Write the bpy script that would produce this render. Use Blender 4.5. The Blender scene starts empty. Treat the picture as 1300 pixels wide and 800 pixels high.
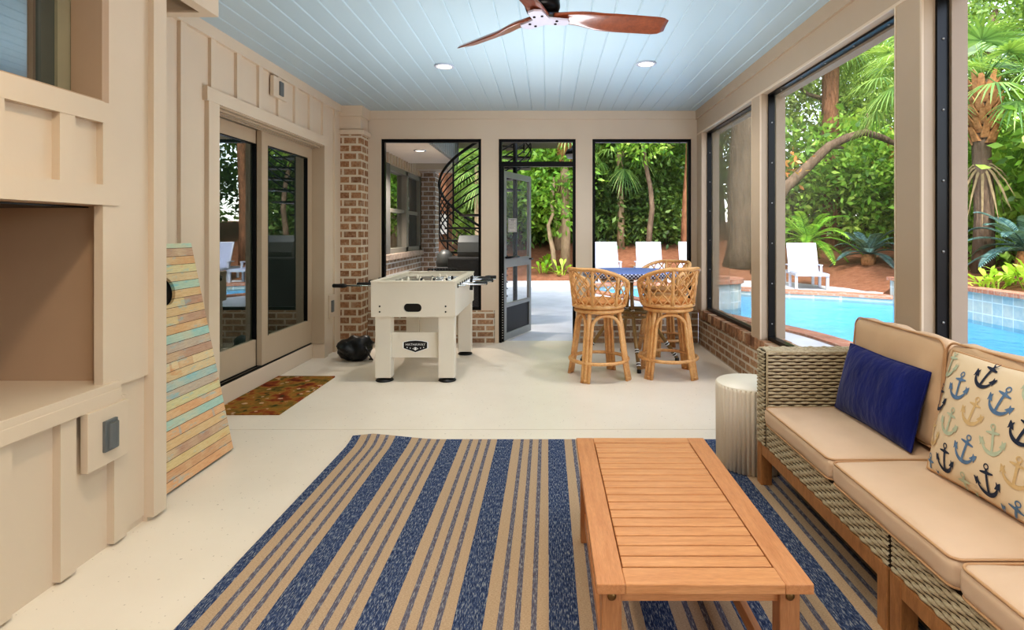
import bpy, bmesh, math, random
import numpy as np
from mathutils import Vector, Matrix, Euler
PI = math.pi
SC = bpy.context.scene
COL = SC.collection
H = 1.3          # eye height
F = 720.0        # focal length in pixels of the 1300 x 800 frame
VX, VY = 695.0, 295.0

# ------------------------------------------------------------------ helpers
def lin(c):
    out = []
    for v in c[:3]:
        v = v / 255.0
        out.append(v / 12.92 if v <= 0.04045 else ((v + 0.055) / 1.055) ** 2.4)
    return (out[0], out[1], out[2], 1.0)

class NT:
    def __init__(s, name):
        s.m = bpy.data.materials.new(name); s.m.use_nodes = True
        s.t = s.m.node_tree; s.t.nodes.clear()
        s.out = s.t.nodes.new('ShaderNodeOutputMaterial')
    def n(s, kind, **kw):
        nd = s.t.nodes.new('ShaderNode' + kind)
        for k, v in kw.items():
            if k.startswith('i_'):
                key = k[2:]
                nd.inputs[int(key) if key.isdigit() else key.replace('_', ' ')].default_value = v
            else: setattr(nd, k, v)
        return nd
    def l(s, a, b): s.t.links.new(a, b)
    def math(s, op, a, b=None, c=None):
        nd = s.n('Math', operation=op)
        for i, v in enumerate((a, b, c)):
            if v is None: continue
            if isinstance(v, (int, float)): nd.inputs[i].default_value = v
            else: s.l(v, nd.inputs[i])
        return nd.outputs[0]
    def ramp(s, fac, stops, interp='LINEAR'):
        nd = s.n('ValToRGB'); cr = nd.color_ramp; cr.interpolation = interp
        while len(cr.elements) < len(stops): cr.elements.new(0.5)
        for e, (p, c) in zip(cr.elements, stops): e.position = p; e.color = c
        s.l(fac, nd.inputs[0]); return nd.outputs[0]
    def mix(s, fac, a, b, mode='MIX'):
        nd = s.n('MixRGB', blend_type=mode)
        for i, v in enumerate((fac, a, b)):
            if isinstance(v, (int, float)): nd.inputs[i].default_value = v
            elif isinstance(v, tuple): nd.inputs[i].default_value = v
            else: s.l(v, nd.inputs[i])
        return nd.outputs[0]
    def coord(s, scale=(1, 1, 1), kind='Object'):
        tc = s.n('TexCoord'); mp = s.n('Mapping'); mp.inputs['Scale'].default_value = scale
        s.l(tc.outputs[kind], mp.inputs[0]); return mp.outputs[0]
    def noise(s, vec, scale, detail=4, rough=0.55):
        nd = s.n('TexNoise'); nd.inputs['Scale'].default_value = scale
        nd.inputs['Detail'].default_value = detail; nd.inputs['Roughness'].default_value = rough
        if vec is not None: s.l(vec, nd.inputs['Vector'])
        return nd.outputs['Fac']
    def bump(s, h, strength=0.3, dist=0.01):
        nd = s.n('Bump'); nd.inputs['Strength'].default_value = strength; nd.inputs['Distance'].default_value = dist
        s.l(h, nd.inputs['Height']); return nd.outputs[0]
    def bsdf(s, col, rough=0.5, metal=0.0, spec=0.5, normal=None, **kw):
        b = s.n('BsdfPrincipled')
        if isinstance(col, tuple): b.inputs['Base Color'].default_value = col
        else: s.l(col, b.inputs['Base Color'])
        if isinstance(rough, (int, float)): b.inputs['Roughness'].default_value = rough
        else: s.l(rough, b.inputs['Roughness'])
        b.inputs['Metallic'].default_value = metal; b.inputs['Specular IOR Level'].default_value = spec
        for k, v in kw.items(): b.inputs[k.replace('_', ' ')].default_value = v
        if normal is not None: s.l(normal, b.inputs['Normal'])
        s.l(b.outputs[0], s.out.inputs[0]); return b

def scale_c(c, k): return tuple(min(1, v * k) for v in c[:3]) + (1.0,)

def mat(name, rgb, rough=0.5, metal=0.0, var=0.08, vs=4.0, bump=0.0, bs=60.0, spec=0.5, stretch=(1, 1, 1), dist=0.004, **kw):
    n = NT(name); c = lin(rgb); v = n.coord(stretch)
    f = n.noise(v, vs)
    colr = n.ramp(f, [(0.25, scale_c(c, 1 - var)), (0.75, scale_c(c, 1 + var))])
    nrm = None
    if bump: nrm = n.bump(n.noise(v, bs, 3), bump, dist)
    n.bsdf(colr, rough, metal, spec, nrm, **kw)
    return n.m

class MB:
    """collects geometry for ONE mesh"""
    def __init__(s): s.v = []; s.f = []; s.mi = []; s.sm = []
    def add(s, vs, fs, mi=0, smooth=False):
        b = len(s.v); s.v.extend([tuple(p) for p in vs])
        for f in fs: s.f.append([b + i for i in f]); s.mi.append(mi); s.sm.append(smooth)
        return s
    def box(s, a, b, mi=0):
        x0, y0, z0 = [min(p, q) for p, q in zip(a, b)]; x1, y1, z1 = [max(p, q) for p, q in zip(a, b)]
        return s.add([(x0,y0,z0),(x1,y0,z0),(x1,y1,z0),(x0,y1,z0),(x0,y0,z1),(x1,y0,z1),(x1,y1,z1),(x0,y1,z1)],
              [(0,3,2,1),(4,5,6,7),(0,1,5,4),(1,2,6,5),(2,3,7,6),(3,0,4,7)], mi)
    def bbox(s, a, b, r=0.004, mi=0):
        """box with chamfered edges"""
        bm = bmesh.new(); bmesh.ops.create_cube(bm, size=1)
        lo = [min(p, q) for p, q in zip(a, b)]; hi = [max(p, q) for p, q in zip(a, b)]
        for v in bm.verts:
            v.co = Vector([(lo[i] + hi[i]) / 2 + v.co[i] * (hi[i] - lo[i]) for i in range(3)])
        r = min(r, min(hi[i] - lo[i] for i in range(3)) * 0.45)
        bmesh.ops.bevel(bm, geom=bm.edges[:], offset=r, segments=2, profile=0.6, affect='EDGES')
        s.bm(bm, mi); return s
    def bm(s, bm, mi=0, smooth=False):
        bm.verts.ensure_lookup_table(); bm.verts.index_update()
        s.add([v.co[:] for v in bm.verts], [[v.index for v in f.verts] for f in bm.faces], mi, smooth); bm.free()
    def tube(s, pts, r, n=8, mi=0, cap=True, closed=False):
        P = [Vector(p) for p in pts]; m = len(P)
        R = r if isinstance(r, (list, tuple)) else [r] * m
        ref = None; rings = []
        for i in range(m):
            if closed: d = P[(i + 1) % m] - P[i - 1]
            else: d = P[min(i + 1, m - 1)] - P[max(i - 1, 0)]
            d = d.normalized() if d.length > 1e-9 else Vector((0, 0, 1))
            if ref is None:
                ref = d.orthogonal().normalized()
            ref = (ref - d * ref.dot(d))
            ref = ref.normalized() if ref.length > 1e-6 else d.orthogonal().normalized()
            u = ref; w = d.cross(u)
            rings.append([P[i] + (u * math.cos(2 * PI * k / n) + w * math.sin(2 * PI * k / n)) * R[i] for k in range(n)])
        vs = [p for rg in rings for p in rg]; fs = []
        for i in range(m if closed else m - 1):
            j = (i + 1) % m
            for k in range(n):
                fs.append((i * n + k, i * n + (k + 1) % n, j * n + (k + 1) % n, j * n + k))
        if cap and not closed:
            fs.append(tuple(range(n - 1, -1, -1))); fs.append(tuple((m - 1) * n + k for k in range(n)))
        return s.add(vs, fs, mi, True)
    def lathe(s, prof, n=32, c=(0, 0, 0), mi=0, smooth=True, wave=None, cap=True):
        vs = []; fs = []; m = len(prof)
        for (r, z) in prof:
            for k in range(n):
                a = 2 * PI * k / n; q = r * (1 + (wave(a, z) if wave else 0))
                vs.append((c[0] + q * math.cos(a), c[1] + q * math.sin(a), c[2] + z))
        for i in range(m - 1):
            for k in range(n):
                fs.append((i * n + k, i * n + (k + 1) % n, (i + 1) * n + (k + 1) % n, (i + 1) * n + k))
        if cap and prof[0][0] > 1e-5: fs.append(tuple(range(n - 1, -1, -1)))
        if cap and prof[-1][0] > 1e-5: fs.append(tuple((m - 1) * n + k for k in range(n)))
        return s.add(vs, fs, mi, smooth)
    def prism(s, poly, z0, z1, mi=0, smooth=False):
        n = len(poly)
        vs = [(p[0], p[1], z0) for p in poly] + [(p[0], p[1], z1) for p in poly]
        fs = [tuple(range(n - 1, -1, -1)), tuple(range(n, 2 * n))] + [(i, (i + 1) % n, n + (i + 1) % n, n + i) for i in range(n)]
        return s.add(vs, fs, mi, smooth)
    def xf(s, M, start=0):
        for i in range(start, len(s.v)): s.v[i] = tuple(M @ Vector(s.v[i]))
        return s

def link(name, data, parent=None):
    o = bpy.data.objects.new(name, data); COL.objects.link(o)
    if parent is not None: o.parent = parent
    return o

def obj(name, mb, m, parent=None, world=True):
    """ONE mesh object. world=True: vertices are world coordinates, turned into the parent's frame"""
    me = bpy.data.meshes.new(name)
    vs = mb.v
    if parent is not None and world:
        T = Matrix.Identity(4); p = parent
        while p is not None:
            T = p.matrix_basis @ T; p = p.parent
        if T != Matrix.Identity(4):
            Ti = T.inverted(); vs = [tuple(Ti @ Vector(v)) for v in vs]
    me.from_pydata(vs, [], mb.f)
    ms = m if isinstance(m, (list, tuple)) else [m]
    for q in ms: me.materials.append(q)
    me.polygons.foreach_set('material_index', mb.mi)
    me.polygons.foreach_set('use_smooth', mb.sm)
    me.update()
    return link(name, me, parent)

def tag(o, label=None, cat=None, group=None, kind=None):
    if label: o['label'] = label
    if cat: o['category'] = cat
    if group: o['group'] = group
    if kind: o['kind'] = kind
    return o

def thing(name, label, cat, loc=(0, 0, 0), rotz=0, group=None):
    o = link(name, None); o.location = loc; o.rotation_euler = (0, 0, rotz)
    o.matrix_basis = Matrix.LocRotScale(Vector(loc), Euler((0, 0, rotz)), None)
    return tag(o, label, cat, group)

def struct(name, mb=None, m=None, loc=(0, 0, 0)):
    if mb is None: o = link(name, None); o.location = loc
    else: o = obj(name, mb, m)
    o['kind'] = 'structure'; return o

def copy_tree(o, parent=None):
    c = o.copy(); COL.objects.link(c); c.parent = parent
    for ch in list(o.children): copy_tree(ch, c)
    return c

def px(x, y, Y):
    """world point seen at pixel (x, y) at distance Y"""
    return Vector(((x - VX) * Y / F, Y, H - (y - VY) * Y / F))
def arc(c, r, a0, a1, n, z=0): return [(c[0] + r * math.cos(a0 + (a1 - a0) * i / n), c[1] + r * math.sin(a0 + (a1 - a0) * i / n), z) for i in range(n + 1)]
def hull_loop(pts, n=8):
    """closed Catmull-Rom through 2-D points"""
    out = []; m = len(pts)
    for i in range(m):
        p0, p1, p2, p3 = [Vector(pts[(i + k - 1) % m]) for k in range(4)]
        for j in range(n):
            t = j / n
            out.append(0.5 * ((2 * p1) + (p2 - p0) * t + (2 * p0 - 5 * p1 + 4 * p2 - p3) * t * t + (3 * p1 - p0 - 3 * p2 + p3) * t ** 3))
    return out

# ------------------------------------------------------------------ materials
WALL = mat('painted_wood_tan', (205, 186, 163), 0.55, var=0.02, vs=3, bump=0.05, bs=90)
WALL2 = mat('painted_board_back', (201, 184, 163), 0.55, var=0.02, vs=3, bump=0.05, bs=90)
NICHE = mat('niche_tan_jamb_shade', (176, 148, 122), 0.6, var=0.03)
DOORTAN = mat('door_frame_tan', (176, 156, 132), 0.45, var=0.02)
BLACKM = mat('black_metal', (16, 16, 18), 0.3, 0.6, var=0.1)
BLACK = mat('black_plastic', (15, 15, 16), 0.4, 0, var=0.1)
BRONZE = mat('dark_bronze_metal', (38, 37, 38), 0.35, 0.7, var=0.1)
BRASS = mat('old_brass_bolt', (128, 98, 60), 0.35, 0.8, var=0.1)
GREYM = mat('grey_aluminium', (120, 118, 115), 0.35, 0.6, var=0.05)
SCREWM = mat('steel_screw', (170, 170, 170), 0.3, 0.9, var=0.05)

def m_floor():
    n = NT('painted_concrete'); v = n.coord()
    f1 = n.noise(v, 1.3, 5); f2 = n.noise(v, 220, 2); f3 = n.noise(v, 9, 6, 0.7)
    c = n.ramp(f1, [(0.3, lin((222, 210, 193))), (0.7, lin((230, 219, 203)))])
    c = n.mix(n.ramp(f3, [(0.70, (0, 0, 0, 1)), (0.82, (0.35, 0.35, 0.35, 1))]), c, lin((190, 165, 135)))
    c = n.mix(n.ramp(n.noise(v, 60, 1, 0.4), [(0.73, (0, 0, 0, 1)), (0.76, (0.5, 0.5, 0.5, 1))]), c, lin((120, 100, 80)))
    n.bsdf(c, n.ramp(f3, [(0.3, (0.28,) * 3 + (1,)), (0.7, (0.38,) * 3 + (1,))]), normal=n.bump(f2, 0.12, 0.002)); return n.m
FLOOR = m_floor()
def m_deck():
    n = NT('white_pool_deck'); v = n.coord()
    c = n.ramp(n.noise(v, 2.5, 6), [(0.3, lin((186, 185, 188))), (0.7, lin((206, 205, 208)))])
    n.bsdf(c, 0.7, normal=n.bump(n.noise(v, 150, 2), 0.2, 0.003)); return n.m
DECK = m_deck()
CEIL = mat('haint_blue_ceiling_paint', (167, 184, 191), 0.32, var=0.03, vs=2, bump=0.03, bs=60, stretch=(1, 0.1, 1))

def m_brick(name, stops, mortar, w=0.2, h=0.072, ms=0.011):
    n = NT(name); tc = n.n('TexCoord'); sp = n.n('SeparateXYZ'); n.l(tc.outputs['Object'], sp.inputs[0])
    cb = n.n('CombineXYZ'); n.l(n.math('ADD', sp.outputs[0], sp.outputs[1]), cb.inputs[0]); n.l(sp.outputs[2], cb.inputs[1])
    b = n.n('TexBrick'); n.l(cb.outputs[0], b.inputs['Vector'])
    b.inputs['Scale'].default_value = 1; b.inputs['Brick Width'].default_value = w; b.inputs['Row Height'].default_value = h
    b.inputs['Mortar Size'].default_value = ms; b.inputs['Mortar Smooth'].default_value = 0.15; b.inputs['Bias'].default_value = 0
    b.inputs['Color1'].default_value = (0, 0, 0, 1); b.inputs['Color2'].default_value = (1, 1, 1, 1); b.inputs['Mortar'].default_value = (0.5, 0.5, 0.5, 1)
    c = n.ramp(b.outputs['Color'], [(i / max(1, len(stops) - 1), lin(s)) for i, s in enumerate(stops)])
    nz = n.noise(tc.outputs['Object'], 35, 5, 0.7)
    c = n.mix(0.42, c, n.ramp(nz, [(0.3, lin((84, 62, 48))), (0.5, lin((150, 116, 88))), (0.7, lin((206, 182, 152)))]))
    c = n.mix(n.ramp(n.noise(tc.outputs['Object'], 14, 4, 0.7), [(0.5, (0, 0, 0, 1)), (0.72, (0.6,) * 3 + (1,))]), c, lin((186, 168, 146)))
    c = n.mix(b.outputs['Fac'], c, lin(mortar))
    hgt = n.math('SUBTRACT', n.math('MULTIPLY', nz, 0.35), b.outputs['Fac'])
    n.bsdf(c, 0.85, spec=0.2, normal=n.bump(hgt, 0.7, 0.008)); return n.m
BRICK = m_brick('old_brown_brick', [(118, 88, 68), (148, 112, 86), (166, 130, 102), (178, 148, 120), (132, 100, 78)], (196, 186, 170))
BRICKC = m_brick('brick_pillar', [(122, 82, 56), (150, 104, 70), (172, 128, 92), (136, 94, 66)], (204, 190, 168), w=0.16, h=0.088, ms=0.013)
BRICKW = m_brick('grey_brown_wing_brick', [(120, 100, 88), (150, 126, 110), (140, 120, 112), (100, 82, 74)], (196, 190, 186), h=0.085)
COPING = m_brick('red_brick_coping', [(168, 96, 78), (190, 118, 96), (150, 84, 70)], (170, 140, 126), w=0.12, h=0.5, ms=0.008)
ROWL = [mat('rowlock_brick', c, 0.85, var=0.35, vs=25, bump=0.5, bs=60, spec=0.2) for c in ((144, 108, 82), (164, 126, 98), (124, 92, 72), (176, 148, 122))]
MORTAR = mat('mortar', (180, 168, 150), 0.9, var=0.1, bump=0.3)

def m_glass(name, tint, gloss, rough=0.0):
    n = NT(name); g = n.n('BsdfGlossy'); g.inputs['Color'].default_value = (1, 1, 1, 1); g.inputs['Roughness'].default_value = rough
    t = n.n('BsdfTransparent'); t.inputs['Color'].default_value = tint
    lw = n.n('LayerWeight'); lw.inputs['Blend'].default_value = 0.5
    f = n.math('ADD', gloss, n.math('MULTIPLY', n.math('POWER', lw.outputs['Facing'], 3.0), 0.6))
    mx = n.n('MixShader'); n.l(f, mx.inputs[0]); n.l(t.outputs[0], mx.inputs[1]); n.l(g.outputs[0], mx.inputs[2])
    n.l(mx.outputs[0], n.out.inputs[0]); return n.m
GLASS = m_glass('dark_door_glass', (0.55, 0.62, 0.58, 1), 0.16)
GLASSW = m_glass('window_glass', (0.6, 0.65, 0.62, 1), 0.3)
def m_screen(name, base, k, col=(120, 120, 112)):
    n = NT(name); t = n.n('BsdfTransparent'); d = n.n('BsdfDiffuse'); d.inputs[0].default_value = lin(col)
    lw = n.n('LayerWeight'); lw.inputs['Blend'].default_value = 0.5
    f = n.math('ADD', base, n.math('MULTIPLY', n.math('POWER', lw.outputs['Facing'], 6.0), k))
    mx = n.n('MixShader'); n.l(f, mx.inputs[0]); n.l(t.outputs[0], mx.inputs[1]); n.l(d.outputs[0], mx.inputs[2])
    n.l(mx.outputs[0], n.out.inputs[0]); return n.m
SCREEN = m_screen('insect_screen', 0.03, 4.2, (166, 160, 140))
SCREEND = m_screen('door_screen', 0.22, 0.9, (150, 150, 150))

def m_wood(name, a, b, scale=(1, 1, 1), rough=0.45, ns=6, coat=0.0, bump=0.1):
    n = NT(name); v = n.coord(scale)
    f = n.noise(v, ns, 6, 0.65); f2 = n.noise(v, ns * 6, 3)
    c = n.ramp(f, [(0.3, lin(a)), (0.7, lin(b))])
    c = n.mix(0.18, c, n.ramp(f2, [(0.35, lin(tuple(x * 0.6 for x in a))), (0.65, lin(b))]))
    n.bsdf(c, rough, normal=n.bump(f2, bump, 0.002), Coat_Weight=coat); return n.m
ACAC_X = m_wood('acacia_wood_cross', (186, 124, 76), (212, 154, 104), (1, 12, 12), 0.42)
ACAC_Y = m_wood('acacia_wood_long', (180, 118, 72), (204, 144, 96), (12, 1, 12), 0.42)
ACAC_Z = m_wood('acacia_wood_leg', (160, 104, 62), (190, 134, 88), (12, 12, 1), 0.45)
SOFAW = m_wood('sofa_leg_wood', (150, 100, 58), (188, 134, 84), (8, 8, 1.5), 0.5)
FANW = m_wood('fan_blade_wood', (104, 48, 26), (152, 78, 44), (2, 2, 2), 0.28, 5, 0.4)
RATTAN = m_wood('honey_rattan', (204, 144, 86), (232, 184, 124), (2, 2, 2), 0.42, 5, 0.1)
RATDK = m_wood('rattan_seat', (188, 120, 58), (218, 156, 90), (3, 3, 3), 0.5, 16)
FOOS = mat('foosball_white_laminate', (224, 214, 196), 0.38, var=0.02)
FOOS_IN = mat('foosball_field', (200, 192, 178), 0.4, var=0.02)
CHROME = mat('chrome_rod', (215, 215, 215), 0.15, 1.0, var=0.02)
CUSH = mat('tan_cushion_fabric', (210, 182, 156), 0.85, var=0.05, vs=5, bump=0.18, bs=420, spec=0.15, dist=0.001)
CUSHB = mat('tan_back_cushion_fabric', (202, 172, 142), 0.85, var=0.06, vs=4, bump=0.2, bs=400, spec=0.15, dist=0.001)
PIPE = mat('tan_piping', (190, 150, 112), 0.85, var=0.05)
NAVYF = mat('navy_velvet', (22, 32, 98), 0.85, var=0.3, vs=9, bump=0.7, bs=16, spec=0.15, stretch=(1, .45, 1), dist=.02, Sheen_Weight=0.15)
PILF = mat('cream_pillow_cotton', (216, 196, 168), 0.9, var=0.03, bump=0.15, bs=500, spec=0.1, dist=0.001)
A_NAVY = mat('anchor_ink_navy', (38, 46, 66), 0.9, var=0.2, vs=80)
A_BLUE = mat('anchor_ink_blue', (92, 120, 152), 0.9, var=0.2, vs=80)
A_TAN = mat('anchor_ink_tan', (202, 172, 126), 0.9, var=0.1, vs=80)
A_GRN = mat('anchor_ink_sage', (176, 184, 160), 0.9, var=0.1, vs=80)
WICK = m_wood('grey_wicker_strand', (160, 143, 114), (206, 190, 160), (3, 3, 3), 0.5, 30)
WICKB = mat('wicker_backing', (62, 50, 38), 0.9)
DRUM = mat('drum_ceramic_white', (240, 229, 212), 0.4, var=0.02)
WHITEM = mat('white_lounger_frame', (172, 176, 188), 0.5, var=0.02)
SLING = mat('white_sling_fabric', (152, 157, 180), 0.8, var=0.03, bump=0.1, bs=300)
BAGM = mat('black_nylon', (12, 12, 15), 0.38, var=0.3, vs=20, bump=0.25, bs=40)
OUTLET = mat('grey_outlet_cover', (98, 101, 100), 0.4, var=0.05)
BARK = mat('grey_brown_bark', (102, 86, 72), 0.95, var=0.4, vs=10, bump=1.0, bs=14, spec=0.1, stretch=(1, 1, 0.3), dist=0.05)
BARKD = mat('dark_oak_bark', (84, 72, 60), 0.95, var=0.4, vs=8, bump=1.0, bs=12, spec=0.1, stretch=(1, 1, 0.25), dist=0.05)
BARKR = mat('red_pine_bark', (122, 86, 64), 0.95, var=0.5, vs=14, bump=1.0, bs=18, spec=0.1, stretch=(1, 1, 0.3), dist=0.05)
BARKP = mat('pale_branch_bark', (160, 138, 112), 0.95, var=0.3, vs=12, bump=0.6, bs=18, spec=0.1, stretch=(1, 1, 0.4), dist=0.03)
BOOT = mat('palm_boot_fibre', (160, 116, 78), 0.95, var=0.45, vs=18, bump=0.8, bs=40, spec=0.1)
DEADF = mat('dry_frond', (132, 116, 88), 0.95, var=0.3, vs=10, spec=0.1)

def m_leaf(name, a, b, c, gloss=0.35, trans=0.35):
    n = NT(name); g = n.n('NewGeometry'); oi = n.n('ObjectInfo')
    v = n.coord()
    f = n.math('ADD', n.math('MULTIPLY', g.outputs['Random Per Island'], 0.55), n.math('MULTIPLY', n.noise(v, 0.9, 3), 0.45))
    f = n.math('ADD', f, n.math('MULTIPLY', n.math('SUBTRACT', oi.outputs['Random'], 0.5), 0.25))
    colr = n.ramp(f, [(0.2, lin(a)), (0.5, lin(b)), (0.8, lin(c))])
    p = n.n('BsdfPrincipled'); n.l(colr, p.inputs['Base Color']); p.inputs['Roughness'].default_value = gloss; p.inputs['Specular IOR Level'].default_value = 0.4
    t = n.n('BsdfTranslucent'); n.l(n.mix(0.5, colr, lin((190, 220, 60)), 'MIX'), t.inputs[0])
    mx = n.n('MixShader'); mx.inputs[0].default_value = trans
    n.l(p.outputs[0], mx.inputs[1]); n.l(t.outputs[0], mx.inputs[2]); n.l(mx.outputs[0], n.out.inputs[0]); return n.m
LEAF = m_leaf('tree_leaf_green', (44, 70, 34), (98, 134, 58), (180, 204, 112))
LEAFD = m_leaf('dark_leaf_green', (36, 58, 32), (74, 108, 52), (140, 170, 94))
LEAFB = m_leaf('bright_shrub_leaf', (66, 108, 40), (122, 168, 62), (196, 220, 112))
LEAFO = m_leaf('orange_leaf', (150, 90, 50), (196, 120, 70), (220, 160, 90))
PALMG = m_leaf('palmetto_green', (60, 98, 56), (110, 150, 84), (180, 202, 120), 0.4)
SAGOB = m_leaf('blue_green_cycad', (34, 62, 66), (66, 100, 102), (110, 140, 136), 0.4, 0.15)
SAGOG = m_leaf('bright_green_cycad', (60, 120, 36), (110, 175, 50), (170, 215, 80), 0.4)
GING = m_leaf('yellow_green_ginger', (110, 160, 40), (160, 205, 60), (210, 232, 110), 0.4)

def m_mulch():
    n = NT('pine_straw_mulch'); v = n.coord()
    f = n.noise(v, 6, 8, 0.75); f2 = n.noise(n.coord((1, 4, 1)), 40, 4, 0.7)
    c = n.ramp(f, [(0.3, lin((92, 60, 46))), (0.5, lin((140, 94, 74))), (0.7, lin((176, 130, 106)))])
    c = n.mix(0.45, c, n.ramp(f2, [(0.35, lin((84, 50, 36))), (0.65, lin((206, 146, 110)))]))
    n.bsdf(c, 0.95, spec=0.1, normal=n.bump(f2, 0.9, 0.03)); return n.m
MULCH = m_mulch()
def m_water():
    n = NT('pool_water'); v = n.coord()
    nr = n.bump(n.math('ADD', n.noise(v, 2.2, 3), n.math('MULTIPLY', n.noise(v, 7, 3), 0.4)), 0.6, 0.15)
    g = n.n('BsdfGlossy'); g.inputs['Roughness'].default_value = 0.05; n.l(nr, g.inputs['Normal'])
    t = n.n('BsdfTransparent'); t.inputs[0].default_value = (0.56, 0.84, 0.97, 1)
    fr = n.n('Fresnel'); fr.inputs['IOR'].default_value = 1.33; n.l(nr, fr.inputs['Normal'])
    mx = n.n('MixShader'); n.l(n.math('MINIMUM', fr.outputs[0], 0.42), mx.inputs[0]); n.l(t.outputs[0], mx.inputs[1]); n.l(g.outputs[0], mx.inputs[2])
    n.l(mx.outputs[0], n.out.inputs[0]); return n.m
WATER = m_water()
POOLP = mat('pool_plaster_blue', (150, 204, 226), 0.8, var=0.06, vs=1.2)
def m_tile():
    n = NT('pool_tile'); tc = n.n('TexCoord'); sp = n.n('SeparateXYZ'); n.l(tc.outputs['Object'], sp.inputs[0])
    cb = n.n('CombineXYZ'); n.l(n.math('ADD', sp.outputs[0], sp.outputs[1]), cb.inputs[0]); n.l(sp.outputs[2], cb.inputs[1])
    b = n.n('TexBrick'); b.offset = 0.0; n.l(cb.outputs[0], b.inputs['Vector']); b.inputs['Scale'].default_value = 1
    b.inputs['Brick Width'].default_value = 0.2; b.inputs['Row Height'].default_value = 0.2; b.inputs['Mortar Size'].default_value = 0.008
    b.inputs['Color1'].default_value = lin((138, 168, 178)); b.inputs['Color2'].default_value = lin((176, 176, 166)); b.inputs['Mortar'].default_value = lin((206, 214, 214))
    c = n.mix(0.3, b.outputs['Color'], n.ramp(n.noise(tc.outputs['Object'], 12), [(0.3, lin((110, 140, 150))), (0.7, lin((190, 186, 170)))]))
    n.bsdf(c, 0.3); return n.m
TILE = m_tile()

def m_rug():
    n = NT('striped_rug_weave'); tc = n.n('TexCoord'); sp = n.n('SeparateXYZ'); n.l(tc.outputs['Object'], sp.inputs[0])
    P = 0.3165
    wob = n.math('MULTIPLY', n.math('SUBTRACT', n.noise(n.coord((60, 1.2, 1)), 3, 2), 0.5), 0.004)
    u = n.math('FRACT', n.math('DIVIDE', n.math('ADD', n.math('ADD', sp.outputs[0], 1.2115 + 0.05 + P * 4), wob), P))
    stops = []; W = (0, 0, 0, 1); B = (1, 1, 1, 1); T = (0.8, 0.8, 0.8, 1)
    cur = 0.0
    seq = [(0.100, B), (0.045, W), (0.020, T), (0.036, W), (0.020, T), (0.036, W), (0.0195, T), (0.040, W)]
    for w, c in seq: stops.append((cur / P, c)); cur += w
    msk = n.ramp(u, stops, 'CONSTANT')
    vv = n.coord((260, 34, 1)); f = n.noise(vv, 1.0, 2, 0.8)
    f2 = n.noise(n.coord((90, 200, 1)), 1.6, 2, 0.8)
    blue = n.ramp(f, [(0.34, lin((34, 44, 70))), (0.52, lin((62, 78, 112))), (0.66, lin((160, 162, 160)))])
    tan = n.ramp(f2, [(0.3, lin((160, 134, 108))), (0.7, lin((196, 172, 144)))])
    c = n.mix(msk, tan, blue)
    wv = n.n('TexWave', bands_direction='Y'); wv.inputs['Scale'].default_value = 90; n.l(tc.outputs['Object'], wv.inputs['Vector'])
    n.bsdf(c, 0.95, spec=0.1, normal=n.bump(n.math('ADD', f2, wv.outputs['Fac']), 0.4, 0.002)); return n.m
RUG = m_rug()

def m_planks():
    """weathered pastel planks across the board (local X = across, Y = along the board's length)"""
    n = NT('pastel_plank_paint'); tc = n.n('TexCoord'); sp = n.n('SeparateXYZ'); n.l(tc.outputs['Object'], sp.inputs[0])
    q = n.math('DIVIDE', sp.outputs[1], 0.047); row = n.math('FLOOR', q); fr = n.math('FRACT', q)
    wn = n.n('TexWhiteNoise', noise_dimensions='1D'); n.l(row, wn.inputs['W'])
    cb = n.n('CombineXYZ'); n.l(n.math('MULTIPLY', sp.outputs[0], 3.0), cb.inputs[0]); n.l(n.math('MULTIPLY', row, 3.7), cb.inputs[1])
    nz = n.noise(cb.outputs[0], 1.2, 3)
    sel = n.math('FRACT', n.math('ADD', wn.outputs['Value'], n.math('MULTIPLY', nz, 0.06)))
    cols = [(208, 168, 116), (216, 190, 146), (196, 136, 92), (210, 200, 146), (160, 200, 180), (202, 172, 128), (206, 150, 96), (172, 154, 142), (212, 146, 96), (198, 192, 140), (110, 178, 186), (168, 120, 102), (206, 178, 120), (136, 192, 184)]
    c = n.ramp(sel, [(i / len(cols), lin(k)) for i, k in enumerate(cols)], 'CONSTANT')
    cc = n.mix(n.ramp(nz, [(0.45, (0, 0, 0, 1)), (0.66, (0.55, 0.55, 0.55, 1))]), c, lin((218, 194, 150)))
    g2 = n.noise(n.coord((5, 60, 4)), 3, 6, 0.8)
    cc = n.mix(0.34, cc, n.ramp(g2, [(0.3, lin((130, 104, 76))), (0.5, lin((200, 180, 146))), (0.7, lin((232, 220, 190)))]))
    wash = n.noise(n.coord((2.2, 7, 1)), 2.2, 4, 0.7)
    cc = n.mix(n.ramp(wash, [(0.55, (0, 0, 0, 1)), (0.68, (0.6, 0.6, 0.6, 1))]), cc, lin((104, 180, 192)))
    cc = n.mix(n.ramp(wash, [(0.30, (0.5, 0.5, 0.5, 1)), (0.42, (0, 0, 0, 1))]), cc, lin((206, 130, 74)))
    edge = n.math('LESS_THAN', n.math('MINIMUM', fr, n.math('SUBTRACT', 1.0, fr)), 0.03)
    cc = n.mix(edge, cc, lin((84, 62, 44)))
    n.bsdf(cc, 0.7, normal=n.bump(g2, 0.3, 0.003)); return n.m
PLANKS = m_planks()
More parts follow.
